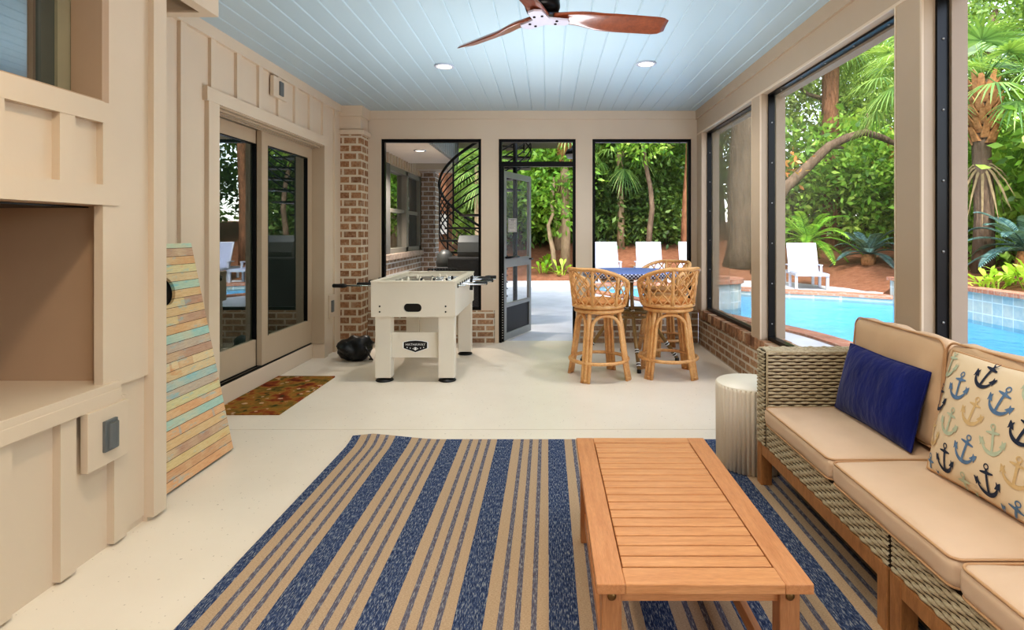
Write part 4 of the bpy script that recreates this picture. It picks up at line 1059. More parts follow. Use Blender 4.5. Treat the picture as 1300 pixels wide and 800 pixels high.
def pillow(name, label, w, h, t_, m, base, ang, seed, yaw=0, extra=None, roll=0):
    """throw pillow: local X along the sofa (far to near), Y up, Z to the room"""
    n = 30; vs = []; fs = []
    def zf(u, v):
        e = max(0, (1 - abs(u) ** 2.6)) * max(0, (1 - abs(v) ** 2.6)); return t_ / 2 * e ** .55
    def xy(u, v):
        pull = .05
        return (u * w / 2 * (1 - pull * (1 - abs(v)) * abs(u) * .8 + .0), v * h / 2 * (1 - pull * (1 - abs(u)) * abs(v) * .8))
    for s in (1, -1):
        for j in range(n + 1):
            for i in range(n + 1):
                u = math.sin((i / n * 2 - 1) * PI / 2); v = math.sin((j / n * 2 - 1) * PI / 2)
                x, y = xy(u, v); z = zf(u, v)
                z *= 1 + .12 * mnoise.noise(Vector((x * 9 + seed, y * 9, s * 3)))
                vs.append((x, y, s * z))
    K = (n + 1) ** 2
    for j in range(n):
        for i in range(n):
            a = j * (n + 1) + i; q = (a, a + 1, a + n + 2, a + n + 1); fs.append(q); fs.append(tuple(K + k for k in q[::-1]))
    mb = MB(); mb.add(vs, fs, 0, True); ms = [m]
    if extra: ms += extra(mb, zf, xy, w, h, t_, seed)
    o = link(name, None)
    c, s = math.cos(ang), math.sin(ang)
    R = Matrix(((0, s, -c), (-1, 0, 0), (0, c, s))).to_4x4()
    o.matrix_basis = Matrix.Translation(base) @ Matrix.Rotation(yaw, 4, 'Z') @ R @ Matrix.Rotation(roll, 4, 'Z') @ Matrix.Translation((0, h / 2, 0))
    tag(o, label, 'pillow')
    obj('pillow_cover', mb, ms, o, False)
    mb = MB(); pts = []
    for k in range(80):
        q = k / 80 * 4; e = int(q); f = q - e; f = f * 2 - 1
        u, v = ((f, -1), (1, f), (-f, 1), (-1, -f))[e]; x, y = xy(u, v); pts.append((x, y, 0))
    mb.tube(pts, .0045, 6, closed=True)
    obj('piping', mb, PIPE if m is PILF else m, o, False)
    return o
pillow('lumbar_pillow', 'navy blue rectangular lumbar pillow on the wicker sofa', .575, .315, .125, NAVYF, (1.402, 2.475, .452), math.radians(14), 1.0)

def anchors(mb, zf, xy, w, h, t_, seed):
    def put(u0, v0, rot, sc, mi):
        def P(x, y):
            ca, sa = math.cos(rot), math.sin(rot); X = u0 + (x * ca - y * sa) * sc; Y = v0 + (x * sa + y * ca) * sc
            u, v = X / (w / 2), Y / (h / 2)
            if abs(u) > .99 or abs(v) > .99: return None
            z = zf(u, v) * (1 + .12 * mnoise.noise(Vector((X * 9 + seed, Y * 9, 3)))); return (X, Y, z + .002)
        def rib(pts, wd):
            rows = []
            for i, p in enumerate(pts):
                a = Vector(pts[max(0, i - 1)]); b = Vector(pts[min(len(pts) - 1, i + 1)]); d = (b - a).normalized(); nn = Vector((-d.y, d.x)); wv = wd[i] if isinstance(wd, list) else wd
                q = Vector(p); rows.append([P(*(q + nn * wv * k)) for k in (-1, 0, 1)])
            for i in range(len(rows) - 1):
                for k in range(2):
                    qd = [rows[i][k], rows[i][k + 1], rows[i + 1][k + 1], rows[i + 1][k]]
                    if None not in qd: mb.add(qd, [(0, 3, 2, 1)], mi)
        def line(a, b, wd, n=8): rib([Vector(a).lerp(Vector(b), i / n) for i in range(n + 1)], wd)
        line((0, -.44), (0, .34), .045, 12)
        rib([(.085 * math.cos(2 * PI * k / 16), .42 + .085 * math.sin(2 * PI * k / 16)) for k in range(17)], .022)
        line((-.26, .22), (.26, .22), [.02 + .035 * math.sin(PI * i / 8) for i in range(9)])
        rib([(.42 * math.sin(a), .0 - .46 * math.cos(a)) for a in [math.radians(-72 + 144 * k / 20) for k in range(21)]], [.02 + .05 * math.sin(PI * k / 20) for k in range(21)])
        for s in (-1, 1): rib([(s * .50, .02), (s * .42, -.12), (s * .27, -.20)], [.012, .085, .012]); rib([(s * .47, -.25), (s * .40, -.10), (s * .36, .03)], [.01, .05, .01])
    cols = [1, 2, 3, 4]
    rg = random.Random(11)
    seqs = [[4, 1, 3, 2, 4, 1], [2, 4, 1, 3, 2, 4], [1, 3, 2, 4, 1, 3], [2, 4, 1, 3, 2, 4]]
    dx, dy = .088, .138
    for i in range(6):
        for j in range(5):
            u0 = -w / 2 + .028 + i * dx; v0 = h / 2 - .045 - j * dy * .9 - (.062 if i % 2 else 0)
            put(u0, v0, math.radians(rg.uniform(-10, 14) - 4 + (i - 2) * -2), .092, seqs[i % 4][j])
    return [A_NAVY, A_BLUE, A_TAN, A_GRN]
pillow('anchor_pillow', 'cream throw pillow printed with navy, blue and tan anchors', .46, .43, .12, PILF, (1.375, 1.805, .456), math.radians(13), 4.0, 0.05, anchors)

# ------------------------------------------------------------------ outdoors: ground, deck, pool
pool_ctrl = [(6.95, 3.0), (5.2, 2.7), (3.7, 3.2), (3.5, 5.0), (3.52, 6.4), (3.43, 7.2), (3.22, 7.85), (2.92, 8.6), (2.45, 9.8), (1.75, 11.2), (1.2, 12.2), (1.0, 13.1), (1.25, 13.95), (2.0, 14.4), (3.1, 14.2), (4.2, 13.25), (5.2, 12.55), (6.2, 12.0), (6.95, 11.4)]
def crom(pts, n=6):
    out = []
    for i in range(len(pts) - 1):
        p = [Vector(pts[max(0, min(len(pts) - 1, i + k))]) for k in (-1, 0, 1, 2)]
        for j in range(n):
            t = j / n; out.append(0.5 * ((2 * p[1]) + (p[2] - p[0]) * t + (2 * p[0] - 5 * p[1] + 4 * p[2] - p[3]) * t * t + (3 * p[1] - p[0] - 3 * p[2] + p[3]) * t ** 3))
    out.append(Vector(pts[-1])); return out
POOL = crom(pool_ctrl)
deck_out = [(-12, 6.78), (1.9, 6.78), (1.9, -3), (7.0, -3), (7.0, 11.42), (7.35, 11.9), (7.0, 13.2), (6.3, 15.0), (4.5, 15.6), (1.5, 15.25), (-12, 15.1)]
bm = bmesh.new()
vo = [bm.verts.new((p[0], p[1], -.004)) for p in deck_out]; vh = [bm.verts.new((p[0], p[1], -.004)) for p in POOL]
ed = [bm.edges.new((q[i], q[(i + 1) % len(q)])) for q in (vo, vh) for i in range(len(q))]
bmesh.ops.triangle_fill(bm, use_beauty=True, edges=ed)
bmesh.ops.recalc_face_normals(bm, faces=bm.faces[:])
for f in bm.faces:
    if f.normal.z < 0: f.normal_flip()
mb = MB(); mb.bm(bm)
for i in range(len(deck_out)):
    p, q = deck_out[i], deck_out[(i + 1) % len(deck_out)]; mb.add([(p[0], p[1], -.004), (q[0], q[1], -.004), (q[0], q[1], -.3), (p[0], p[1], -.3)], [(0, 1, 2, 3)])
struct('pool_deck_ground', mb, DECK)
mb = MB(); n = len(POOL); WL = -.13
mb.add([(p[0], p[1], -.004) for p in POOL] + [(p[0], p[1], WL - .05) for p in POOL] + [(p[0], p[1], -.62) for p in POOL], [(i, (i + 1) % n, n + (i + 1) % n, n + i) for i in range(n)], 1)
mb.add([(p[0], p[1], WL - .05) for p in POOL] + [(p[0], p[1], -.62) for p in POOL], [(i, (i + 1) % n, n + (i + 1) % n, n + i) for i in range(n)] + [tuple(n + i for i in range(n))], 0)
# keep the tile band only above WL-.05
mb.f = [f for k, f in enumerate(mb.f) if not (n <= k < 0)]
struct('pool_floor', mb, [POOLP, TILE])
mb = MB(); mb.add([(p[0], p[1], WL) for p in POOL], [tuple(range(n))]); struct('pool_water', mb, WATER)
mb = MB(); pts = POOL; nc = []
for i, p in enumerate(pts):
    a = pts[max(0, i - 1)]; b = pts[min(n - 1, i + 1)]; d = (b - a).normalized(); nc.append(Vector((d.y, -d.x)))
for i in range(2, n - 1):
    A, B = pts[i], pts[i + 1]; na, nb = nc[i], nc[i + 1]; S = -1
    q = [A - na * .03 * S, A + na * .24 * S, B + nb * .24 * S, B - nb * .03 * S]
    mb.add([(p[0], p[1], .028) for p in q] + [(p[0], p[1], -.05) for p in q], [(0, 1, 2, 3), (0, 4, 5, 1), (1, 5, 6, 2), (2, 6, 7, 3), (3, 7, 4, 0)])
struct('pool_coping_trim', mb, COPING)
# raised back wall of the pool with tile face and brick cap
mb = MB(); mb.box((6.945, -3, WL - .06), (7.12, 11.5, .34), 0); rw = struct('wall_pool_raised', mb, TILE)
mb = MB(); mb.box((6.90, -3, .33), (7.2, 11.55, .395)); obj('brick_cap', mb, COPING, rw)
# raised round spa
mb = MB(); SPC = (3.12, 11.05); mb.lathe([(.62, -.5), (.62, .34)], 48, (SPC[0], SPC[1], 0), smooth=True); spa = struct('wall_spa', mb, TILE)
mb = MB(); mb.lathe([(.42, .34), (.42, .42), (.67, .42), (.67, .34)], 48, (SPC[0], SPC[1], 0), smooth=False, cap=False); obj('brick_cap', mb, COPING, spa)
mb = MB(); mb.lathe([(0, .36), (.44, .36)], 32, (SPC[0], SPC[1], 0)); obj('spa_water', mb, WATER, spa)

def inside(pt, poly):
    x, y = pt; c = False; m = len(poly)
    for i in range(m):
        (x0, y0), (x1, y1) = poly[i], poly[i - 1]
        if (y0 > y) != (y1 > y) and x < (x1 - x0) * (y - y0) / (y1 - y0) + x0: c = not c
    return c
def pdist(pt, poly):
    p = Vector(pt); best = 1e9
    for i in range(len(poly)):
        a, b = Vector(poly[i]), Vector(poly[i - 1]); ab = b - a; t = max(0, min(1, (p - a).dot(ab) / ab.length_squared)); best = min(best, (p - a - ab * t).length)
    return best
def ground(x, y):
    if 6.2 < x < 7.1 and y < 11.6: return -1.7
    if inside((x, y), deck_out) or (y < 6.8 and x < 2.0): return -1.7 if pdist((x, y), deck_out) > .35 else -.03
    d = pdist((x, y), deck_out)
    if x > 7.0 and y < 11.6: h = .33 + .16 * max(0, x - 7.3)
    else: h = -.02 + .2 * d
    h = min(h, 1.5 + .02 * d)
    return h + .06 * mnoise.noise(Vector((x * .6, y * .6, 0)))
mb = MB(); gx = np.concatenate([np.arange(-14, 0, 1.0), np.arange(0, 12, .3), np.arange(12, 46, 1.5)]); gy = np.concatenate([np.arange(-8, 7, 1.5), np.arange(7, 18, .3), np.arange(18, 52, 1.5)])
vs = [(x, y, ground(x, y)) for y in gy for x in gx]; W_ = len(gx)
mb.add(vs, [(j * W_ + i, j * W_ + i + 1, (j + 1) * W_ + i + 1, (j + 1) * W_ + i) for j in range(len(gy) - 1) for i in range(W_ - 1)], 0, True)
struct('mulch_ground', mb, MULCH)

# ------------------------------------------------------------------ loungers
def make_lounger():
    """foot at -Y, head at +Y, local"""
    t = thing('pool_lounger', 'white pool lounger', 'lounger', group='white loungers on the pool deck')
    w = .33
    mb = MB()
    for s in (-1, 1): mb.bbox((s * w - .025, -.75, .30), (s * w + .025, .75, .36), .006)
    mb.bbox((-w, -.75, .30), (w, -.70, .36), .006); mb.bbox((-w, .70, .30), (w, .75, .36), .006); obj('frame', mb, WHITEM, t, False)
    for s in (-1, 1):
        for y in (-.70, .62, -.02):
            mb = MB(); mb.bbox((s * w - .03, y, 0), (s * w + .03, y + .06, .32), .006); obj('leg', mb, WHITEM, t, False)
        mb = MB(); mb.bbox((s * (w + .03) - .035, -.05, .50), (s * (w + .03) + .035, .30, .53), .008); mb.bbox((s * (w + .03) - .025, -.03, .34), (s * (w + .03) + .025, .03, .51), .006); obj('armrest', mb, WHITEM, t, False)
    mb = MB(); mb.bbox((-w, -.74, .35), (w, .10, .372), .006); obj('seat_sling', mb, SLING, t, False)
    a = math.radians(66); M = Matrix.Translation((0, .12, .36)) @ Matrix.Rotation(a, 4, 'X')
    mb = MB(); mb.bbox((-w + .01, 0, -.012), (w - .01, .72, .012), .006); 
    mb.xf(M); bk = obj('backrest', mb, SLING, t, False)
    mb = MB()
    for s in (-1, 1): mb.bbox((s * (w - .01) - .02, 0, -.02), (s * (w - .01) + .02, .74, .02), .006)
    mb.bbox((-w, .70, -.02), (w, .74, .02), .006); mb.xf(M); obj('backrest_frame', mb, WHITEM, bk, False)
    return t
lg0 = make_lounger()
LN = [('white pool lounger with armrests standing across the pool in the right screen', 6.15, 13.55, math.radians(-12)),
      ('white lounger back above the bistro table, directly right of the screen door', 1.58, 15.0, math.radians(5)),
      ('white lounger back in the middle of the back screen', 2.72, 15.0, math.radians(-2)),
      ('white lounger partly hidden by the corner post', 3.88, 15.1, math.radians(-6)),
      ]
for i, (lab, x, y, rz) in enumerate(LN):
    o = lg0 if i == 0 else copy_tree(lg0); o['label'] = lab; o.location = (x, y, 0); o.rotation_euler = (0, 0, rz)

# ------------------------------------------------------------------ house wing beyond the back wall
WX = -2.3
mb = MB(); mb.box((WX - .2, 6.8, 2.3), (WX, 10.62, 2.75)); mb.box((WX - .2, 6.8, .97), (WX - .02, 7.85, 2.3)); mb.box((WX - .2, 10.25, .97), (WX - .02, 10.62, 2.3))
y = 6.85
while y < 10.5: mb.box((WX, y, 2.31), (WX + .02, y + .04, 2.75)); y += .16
wing = struct('wall_house_wing', mb, WINGW)
mb = MB(); mb.box((WX - .2, 6.8, 0), (WX + .02, 10.62, .93)); obj('brick_base', mb, BRICKW, wing)
mb = MB(); y = 6.9
while y < 10.4: mb.bbox((WX - .1, y, .90), (WX + .07, y + .065, .985), .006); y += .078
obj('rowlock_sill', mb, mat('grey_rowlock', (158, 140, 128), 0.85, var=0.3, vs=12), wing)
wn = struct('window_7')
mb = MB(); WY0, WYM, WY1 = 8.2, 9.27, 10.22
for y0, y1 in ((WY0, WYM), (WYM, WY1)):
    for a, b in ((y0, y0 + .07), (y1 - .07, y1)): mb.box((WX - .12, a, .985), (WX + .01, b, 2.29))
    mb.box((WX - .12, y0, 2.22), (WX + .01, y1, 2.29)); mb.box((WX - .12, y0, .985), (WX + .01, y1, 1.06)); mb.box((WX - .10, y0 + .07, 1.60), (WX - .02, y1 - .07, 1.66))
obj('window_frame', mb, WFRAME, wn)
mb = MB()
mb.box((WX - .07, WY0 + .07, 1.06), (WX - .065, WYM - .07, 2.22)); obj('pane', mb, GLASSW, wn)
mb = MB(); mb.box((WX - .05, WYM + .07, 1.06), (WX - .045, WY1 - .07, 2.22)); obj('screen', mb, m_screen('wing_screen', .75, .2, (88, 84, 80)), wn)
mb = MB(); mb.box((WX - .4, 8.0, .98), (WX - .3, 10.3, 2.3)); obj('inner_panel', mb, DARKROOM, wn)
mb = MB()
for k in range(16): mb.box((WX - .2, WY0 + .08, 1.07 + k * .034), (WX - .18, WYM - .08, 1.09 + k * .034))
obj('blind', mb, CURT, wn)
sh = thing('shutter', 'dark grey shutter beside the house wing window', 'shutter', (WX + .02, 8.02, 1.6))
mb = MB()
mb.box((WX - .01, 7.86, .99), (WX + .03, 8.19, 2.29)); obj('shutter_panel', mb, mat('shutter_grey', (88, 86, 84), .6), sh)
# overhanging upper storey
mb = MB(); mb.box((WX - .3, 6.95, 2.45), (-1.5, 9.45, 2.5)); ov = struct('ceiling_overhang', mb, SOFF)
mb = MB(); mb.box((WX - .3, 6.95, 2.5), (-1.52, 9.43, 5.2)); y = 7.0
while y < 9.42: mb.box((-1.53, y, 2.44), (-1.48, y + .05, 5.2)); y += .115
obj('upper_wall', mb, UPW, ov)
mb = MB(); mb.box((-2.3, 9.9, 2.40), (-1.74, 10.5, 2.72)); obj('fascia_box', mb, WINGW, ov)
mb = MB(); mb.box((-2.28, 10.25, 0), (-2.03, 10.6, 2.42)); struct('pillar_2', mb, BRICKW)
downlight('small round soffit light under the house wing overhang', -1.79, 7.96, 2.45, LAMP2)

# trees helper --------------------------------------------------------------
def leaf_cloud(name, blobs, n, size, seed, asp=.45, flat=0.0):
    """mesh of n leaf blades spread through ellipsoidal blobs [(cx,cy,cz,rx,ry,rz)], clustered on twigs"""
    rg = np.random.default_rng(seed)
    vol = np.array([b[3] * b[4] * b[5] for b in blobs]) ** .8; pick = rg.choice(len(blobs), size=max(1, n // 9), p=vol / vol.sum())
    B = np.array(blobs)[pick]; m = len(pick)
    d = rg.normal(size=(m, 3)); d /= np.linalg.norm(d, axis=1)[:, None]
    r = rg.uniform(.45, 1.05, size=(m, 1)) ** .6
    cc = B[:, :3] + d * r * B[:, 3:]
    C = np.repeat(cc, 9, axis=0) + rg.normal(scale=size * .95, size=(m * 9, 3)); D = np.repeat(d, 9, axis=0) + rg.normal(scale=.75, size=(m * 9, 3)); D[:, 2] -= .15
    D /= np.linalg.norm(D, axis=1)[:, None]
    U = np.cross(D, rg.normal(size=D.shape)); U /= np.linalg.norm(U, axis=1)[:, None] + 1e-9
    Nn = np.cross(D, U)
    s = size * rg.uniform(.6, 1.25, size=(len(C), 1))
    V = np.stack([C, C + D * s * .5 + U * s * asp * .5 + Nn * s * .08, C + D * s, C + D * s * .5 - U * s * asp * .5 + Nn * s * .08], axis=1).reshape(-1, 3)
    k = len(C); me = bpy.data.meshes.new(name)
    me.vertices.add(k * 4); me.vertices.foreach_set('co', V.ravel().astype(np.float32))
    me.loops.add(k * 4); me.loops.foreach_set('vertex_index', np.arange(k * 4, dtype=np.int32))
    me.polygons.add(k); me.polygons.foreach_set('loop_start', np.arange(0, k * 4, 4, dtype=np.int32))
    try: me.polygons.foreach_set('loop_total', np.full(k, 4, dtype=np.int32))
    except Exception: pass
    me.update(calc_edges=True); me.validate(); return me
def me_obj(name, me, m, parent):
    if not me.materials: me.materials.append(m)
    return link(name, me, parent)
def blobset(seed, R, z0, z1, n):
    rg = random.Random(seed); out = []
    for i in range(n):
        a = rg.uniform(0, 2 * PI); q = R * math.sqrt(rg.random()) * .75; rr = R * rg.uniform(.35, .55)
        out.append((q * math.cos(a), q * math.sin(a), rg.uniform(z0, z1), rr, rr, rr * rg.uniform(.6, .85)))
    return out
def trunk_mesh(h, r, seed, branches=5, lean=(0, 0), split=.45):
    rg = random.Random(seed); mb = MB(); P = []
    for i in range(9):
        t = i / 8; P.append((lean[0] * t + rg.uniform(-.05, .05) * h * .1 * (i > 0), lean[1] * t + rg.uniform(-.05, .05) * h * .1 * (i > 0), h * t))
    mb.tube(P, [r * (1.25 if i == 0 else 1 - .55 * i / 8) for i in range(9)], 10)
    for k in range(branches):
        i = rg.randint(int(8 * split), 7); a = rg.uniform(0, 2 * PI); L = h * rg.uniform(.2, .4); p = Vector(P[i])
        q = [p + Vector((math.cos(a), math.sin(a), .7 * s_)) * L * s_ * .5 for s_ in (0, .5, 1.0, 1.6)]
        mb.tube(q, [r * .45, r * .35, r * .22, r * .1], 7)
    return mb

def plant(name, label, cat, x, y, trunk, foliage, group=None, rz=0, sc=1.0, zoff=0):
    t = thing(name, label, cat, (x, y, ground(x, y) - .05 + zoff), rz, group); t.scale = (sc,) * 3
    for nm, data in (('trunk', trunk), ('foliage', foliage)):
        if data: link(nm, data, t)
    return t
def mk(mb, name, m):
    me = bpy.data.meshes.new(name); me.from_pydata(mb.v, [], mb.f); me.materials.append(m); me.polygons.foreach_set('use_smooth', mb.sm); me.update(); return me

T_TR = [mk(trunk_mesh(7.5, .2, s, 6), 'trunk', BARK) for s in (1, 2, 3)]
T_FO = []
for s in (1, 2, 3):
    me = leaf_cloud('foliage', blobset(s, 3.3, 2.6, 9.5, 15), 8800, .23, s); me.materials.append(LEAF if s != 2 else LEAFD); T_FO.append(me)
S_TR = mk(trunk_mesh(1.6, .05, 9, 7, split=.1), 'trunk', BARK)
S_FO = []
for s, m in ((11, LEAFB), (12, LEAFD), (13, LEAF)):
    me = leaf_cloud('foliage', blobset(s, 1.25, .45, 1.9, 10), 4200, .17, s); me.materials.append(m); S_FO.append(me)

rg = random.Random(21)
# tall trees round the garden
trees = []
for i, (x, y) in enumerate([(-3.5, 23), (-.5, 21.5), (2.2, 24), (4.8, 22), (7.6, 25), (11, 22.5), (13.5, 26), (16, 20.5), (17, 15.5), (19, 24), (14.5, 12.5), (20, 10), (16.5, 7), (10, 30), (3, 31), (-3, 30), (20, 31), (26, 24), (27, 16), (24, 6), (13, 3), (-7, 19), (-8, 13.5)]):
    k = i % 3
    trees.append(plant('garden_tree', 'leafy green tree in the dense woods beyond the pool', 'tree', x, y, T_TR[k], T_FO[k], 'woodland trees beyond the pool', rg.uniform(0, 6.28), rg.uniform(.9, 1.3)))
# shrubs along the mulch bank
def shrub(x, y, k, sc, lab, grp): plant('garden_shrub', lab, 'shrub', x, y, S_TR, S_FO[k], grp, rg.uniform(0, 6.28), sc)
for x, y, sc in [(-2.6, 18.0, 1.5), (-.9, 19.0, 1.5), (.5, 19.9, 1.35), (1.8, 20.4, 1.3), (3.0, 20.4, 1.4), (4.3, 20.2, 1.3), (-1.8, 20.6, 1.8), (.2, 21.4, 2.0), (2.4, 21.8, 2.0), (4.6, 21.6, 1.9)]:
    shrub(x, y, 1 if sc < 1.45 else 2, sc, 'dense green shrub on the mulch bank behind the back screens', 'shrubs on the bank behind the back screens')
for x, y, sc in [(8.0, 19.6, 1.2), (9.9, 17.6, 1.3), (11.2, 16, 1.4), (8.9, 19, 1.7), (11.4, 18.4, 1.7), (12.6, 15.5, 1.6), (10.9, 14.2, 1.1)]:
    shrub(x, y, 0 if sc > 1.25 else 1, sc, 'bright green shrub on the bank behind the far lounger', 'shrubs behind the far lounger')
for x, y, sc in [(10.2, 12.0, 1.5), (11.2, 10.4, 1.7), (10.4, 9.0, 1.2), (12.4, 8.6, 1.8), (11.6, 13.0, 1.5)]:
    shrub(x, y, 0 if sc > 1.4 else 1, sc, 'bright green shrub behind the raised pool wall', 'shrubs behind the raised pool wall')
# undergrowth closing the view between trunks: uncountable
me = leaf_cloud('woodland_foliage', [(x, 27 + 3 * math.sin(x), 2.2 + 1.2 * math.sin(x * 1.7), 2.6, 1.6, 2.8) for x in range(-10, 24, 3)] + [(24 - j, 25 - 2.4 * j, 2.4, 2.4, 2.4, 2.8) for j in range(0, 9)], 24000, .34, 77)
me.materials.append(LEAFD); tag(link('woodland_foliage', me), 'dark green undergrowth filling the woods behind the trees', 'foliage', kind='stuff')

def fan_frond(mb, base, d, L, droop, rgm, nb=22, R=.8):
    """palmetto frond: petiole then a fan of blades"""
    d = Vector(d).normalized(); side = d.cross(Vector((0, 0, 1))).normalized(); up_ = side.cross(d)
    tip = Vector(base) + d * L + Vector((0, 0, -droop * L * .3)); mb.tube([base, Vector(base) + d * L * .5, tip], [.014, .012, .009], 5)
    for k in range(nb):
        a = math.radians(-105 + 210 * k / (nb - 1)); dd = (d * math.cos(a) + side * math.sin(a)).normalized(); l = R * (1 - .25 * abs(a) / 2) * rgm.uniform(.85, 1.05)
        w = dd.cross(up_).normalized() * .022; vs = []
        for s_ in (0, .35, .7, 1.0):
            p = tip + dd * l * s_ + Vector((0, 0, -(s_ ** 2) * l * (.25 + droop * .55))); ww = w * (1.0 if s_ in (.35,) else .75 if s_ < .9 and s_ > .1 else .35 if s_ < .1 else .06); vs += [p - ww, p + ww]
        mb.add(vs, [(0, 1, 3, 2), (2, 3, 5, 4), (4, 5, 7, 6)])
def pinnate(mb, base, d, L, arch, rgm, nl=26, ll=.2, wd=.016):
    d = Vector(d); h = Vector((d.x, d.y, 0)).normalized(); side = h.cross(Vector((0, 0, 1)))
    P = []
    for i in range(nl + 1):
        t = i / nl; P.append(Vector(base) + h * L * (t - .12 * t * t) * math.cos(math.atan2(d.z, 1)) + Vector((0, 0, d.z * L * t - arch * L * t * t)))
    mb.tube(P[::3] + [P[-1]], [.012] * len(P[::3]) + [.004], 5)
    for i in range(2, nl + 1):
        t = i / nl; tg = (P[i] - P[i - 1]).normalized(); l = ll * math.sin(PI * min(1, .12 + t * .86)) ** .6
        for s_ in (-1, 1):
            dd = (side * s_ + tg * .55 + Vector((0, 0, .18))).normalized(); w = tg * wd; p = P[i]; q = p + dd * l * .6; e = p + dd * l + Vector((0, 0, -.03))
            mb.add([p - w * .6, p + w * .6, q + w, q - w, e], [(0, 1, 2, 3), (3, 2, 4)])
def dirs(n, e0, e1, rgm):
    for k in range(n):
        a = k * 2.39996; e = math.radians(e0 + (e1 - e0) * (k / max(1, n - 1))); yield Vector((math.cos(a) * math.cos(e), math.sin(a) * math.cos(e), math.sin(e)))
def palm(label, x, y, h, r, seed, boots=True, nf=26, R=.85, L=.9, bark=BARKP, droopy=0, sc=1, group=None):
    rgm = random.Random(seed); t = thing('palmetto_palm', label, 'palm tree', (x, y, ground(x, y) - .05), 0, group); t.scale = (sc,) * 3
    mb = MB(); mb.tube([(0, 0, 0), (.02, 0, h * .3), (-.02, .02, h * .65), (0, 0, h)], [r * 1.2, r, r * .95, r], 12); obj('trunk', mb, bark, t, False)
    if boots:
        mb = MB()
        for k in range(60):
            a = k * 2.39996; zz = h - 1.25 + 1.2 * k / 60; rr = r * (1.05 + .55 * math.sin(PI * min(1, k / 60 * .9 + .1)))
            d = Vector((math.cos(a), math.sin(a), 0)); tn = Vector((-d.y, d.x, 0)); c = Vector((0, 0, zz)) + d * r * .8
            tp = Vector((0, 0, zz + .28)) + d * (rr + .08)
            mb.add([c - tn * .09, c + tn * .09, tp + tn * .035, tp - tn * .035, c - tn * .07 + d * .05, c + tn * .07 + d * .05], [(0, 1, 2, 3), (4, 5, 2, 3), (0, 4, 3), (1, 5, 2)])
        obj('leaf_boots', mb, BOOT, t, False)
        mb = MB()
        for k in range(4): fan_frond(mb, (0, 0, h - 1.1), (math.cos(k * 2.1 + 4), math.sin(k * 2.1 + 4), -3.2), .35, 1.6, rgm, 9, .6)
        obj('dead_fronds', mb, DEADF, t, False)
    mb = MB()
    for d in dirs(nf, -35 - droopy, 75, rgm): fan_frond(mb, (0, 0, h), d, L * rgm.uniform(.8, 1.1), .35 + .5 * max(0, .4 - d.z), rgm, 22, R * rgm.uniform(.9, 1.1))
    obj('fronds', mb, PALMG, t, False); return t
palm('palm with a shaggy brown boot-covered head in right-hand screen' .replace('right-hand', 'the nearest'), 8.45, 11.0, 3.75, .165, 3, bark=BARK)
palm('tall palm with hanging green fronds beside the wide post', 8.85, 13.3, 4.9, .16, 4, False, 30, 1.0, 1.1)
palm('tall thick-trunked palm high in the middle screen', 9.0, 18.0, 6.9, .26, 5, False, 26, 1.0, 1.0, BARKR)
palm('palm with long drooping fronds above the open screen door', .35, 19.0, 4.6, .15, 6, False, 28, 1.1, 1.0, BARKP, 25)
palm('palm behind the spiral staircase', -1.9, 15.6, 4.2, .14, 7, False, 26, .9, .9, BARKP, 10, .75)
palm('palm with a rough boot-lined trunk at the edge of door opening', .52, 16.6, 4.3, .13, 8, True, 14, .8, .8)
palm('low palm among the shrubs in the back screen', 2.5, 19.4, 3.4, .12, 9, False, 16, .9, .9, BARKP, 25)
def sago(label, x, y, h, L, m, seed, n=22, arch=.55, zo=0, e0=5, e1=70):
    rgm = random.Random(seed); t = thing('sago_palm', label, 'cycad plant', (x, y, ground(x, y) - .03 + zo))
    mb = MB(); mb.tube([(0, 0, 0), (0, 0, h * .5), (0, 0, h)], [.17, .19, .14], 12); obj('trunk', mb, BOOT, t, False)
    mb = MB()
    for d in dirs(n, e0, e1, rgm): pinnate(mb, (0, 0, h), Vector((d.x, d.y, d.z * 1.2)), L * rgm.uniform(.85, 1.1), arch, rgm, 30, .2)
    obj('fronds', mb, m, t, False)
sago('blue-green sago palm arching over the raised pool wall', 8.55, 10.1, .45, 1.35, SAGOB, 31, 24, .55)
sago('bright green sago palm behind the far lounger', 7.3, 15.9, .85, 1.6, SAGOG, 32, 24, .6)
sago('darker sago palm beside the far lounger', 8.6, 15.2, .3, 1.1, SAGOB, 33, 20, .5)
# big oak trunk in the corner screen and the tree with a bent bough
t = thing('oak_tree', 'massive dark oak trunk filling the corner screen', 'tree', (5.9, 17.0, ground(5.9, 17) - .1))
mb = MB(); mb.tube([(0, 0, 0), (.02, 0, .6), (-.03, 0, 2.5), (.08, 0, 4.5), (.15, 0, 7), (.2, 0, 10)], [.66, .5, .46, .44, .4, .3], 18); obj('trunk', mb, BARKD, t, False)
me = leaf_cloud('foliage', blobset(44, 3.2, 6.8, 10, 10), 8000, .28, 44); me.materials.append(LEAF); link('foliage', me, t)
BY_ = 16.0
t = thing('bent_tree', 'tree with a bare bough bending across the middle screen', 'tree', (5.95, BY_, ground(5.95, BY_) - .1)); gz = t.location.z
def loc(p): return Vector((p.x - 5.95, p.y - BY_, p.z - gz))
mb = MB(); B_ = [Vector((0, 0, 0)), loc(px(968, 285, BY_)), loc(px(995, 240, BY_)), loc(px(1025, 212, BY_)), loc(px(1052, 186, BY_)), loc(px(1075, 175, BY_)), loc(px(1098, 168, BY_)), loc(px(1118, 174, BY_)), loc(px(1150, 188, BY_)), loc(px(1200, 205, BY_))]
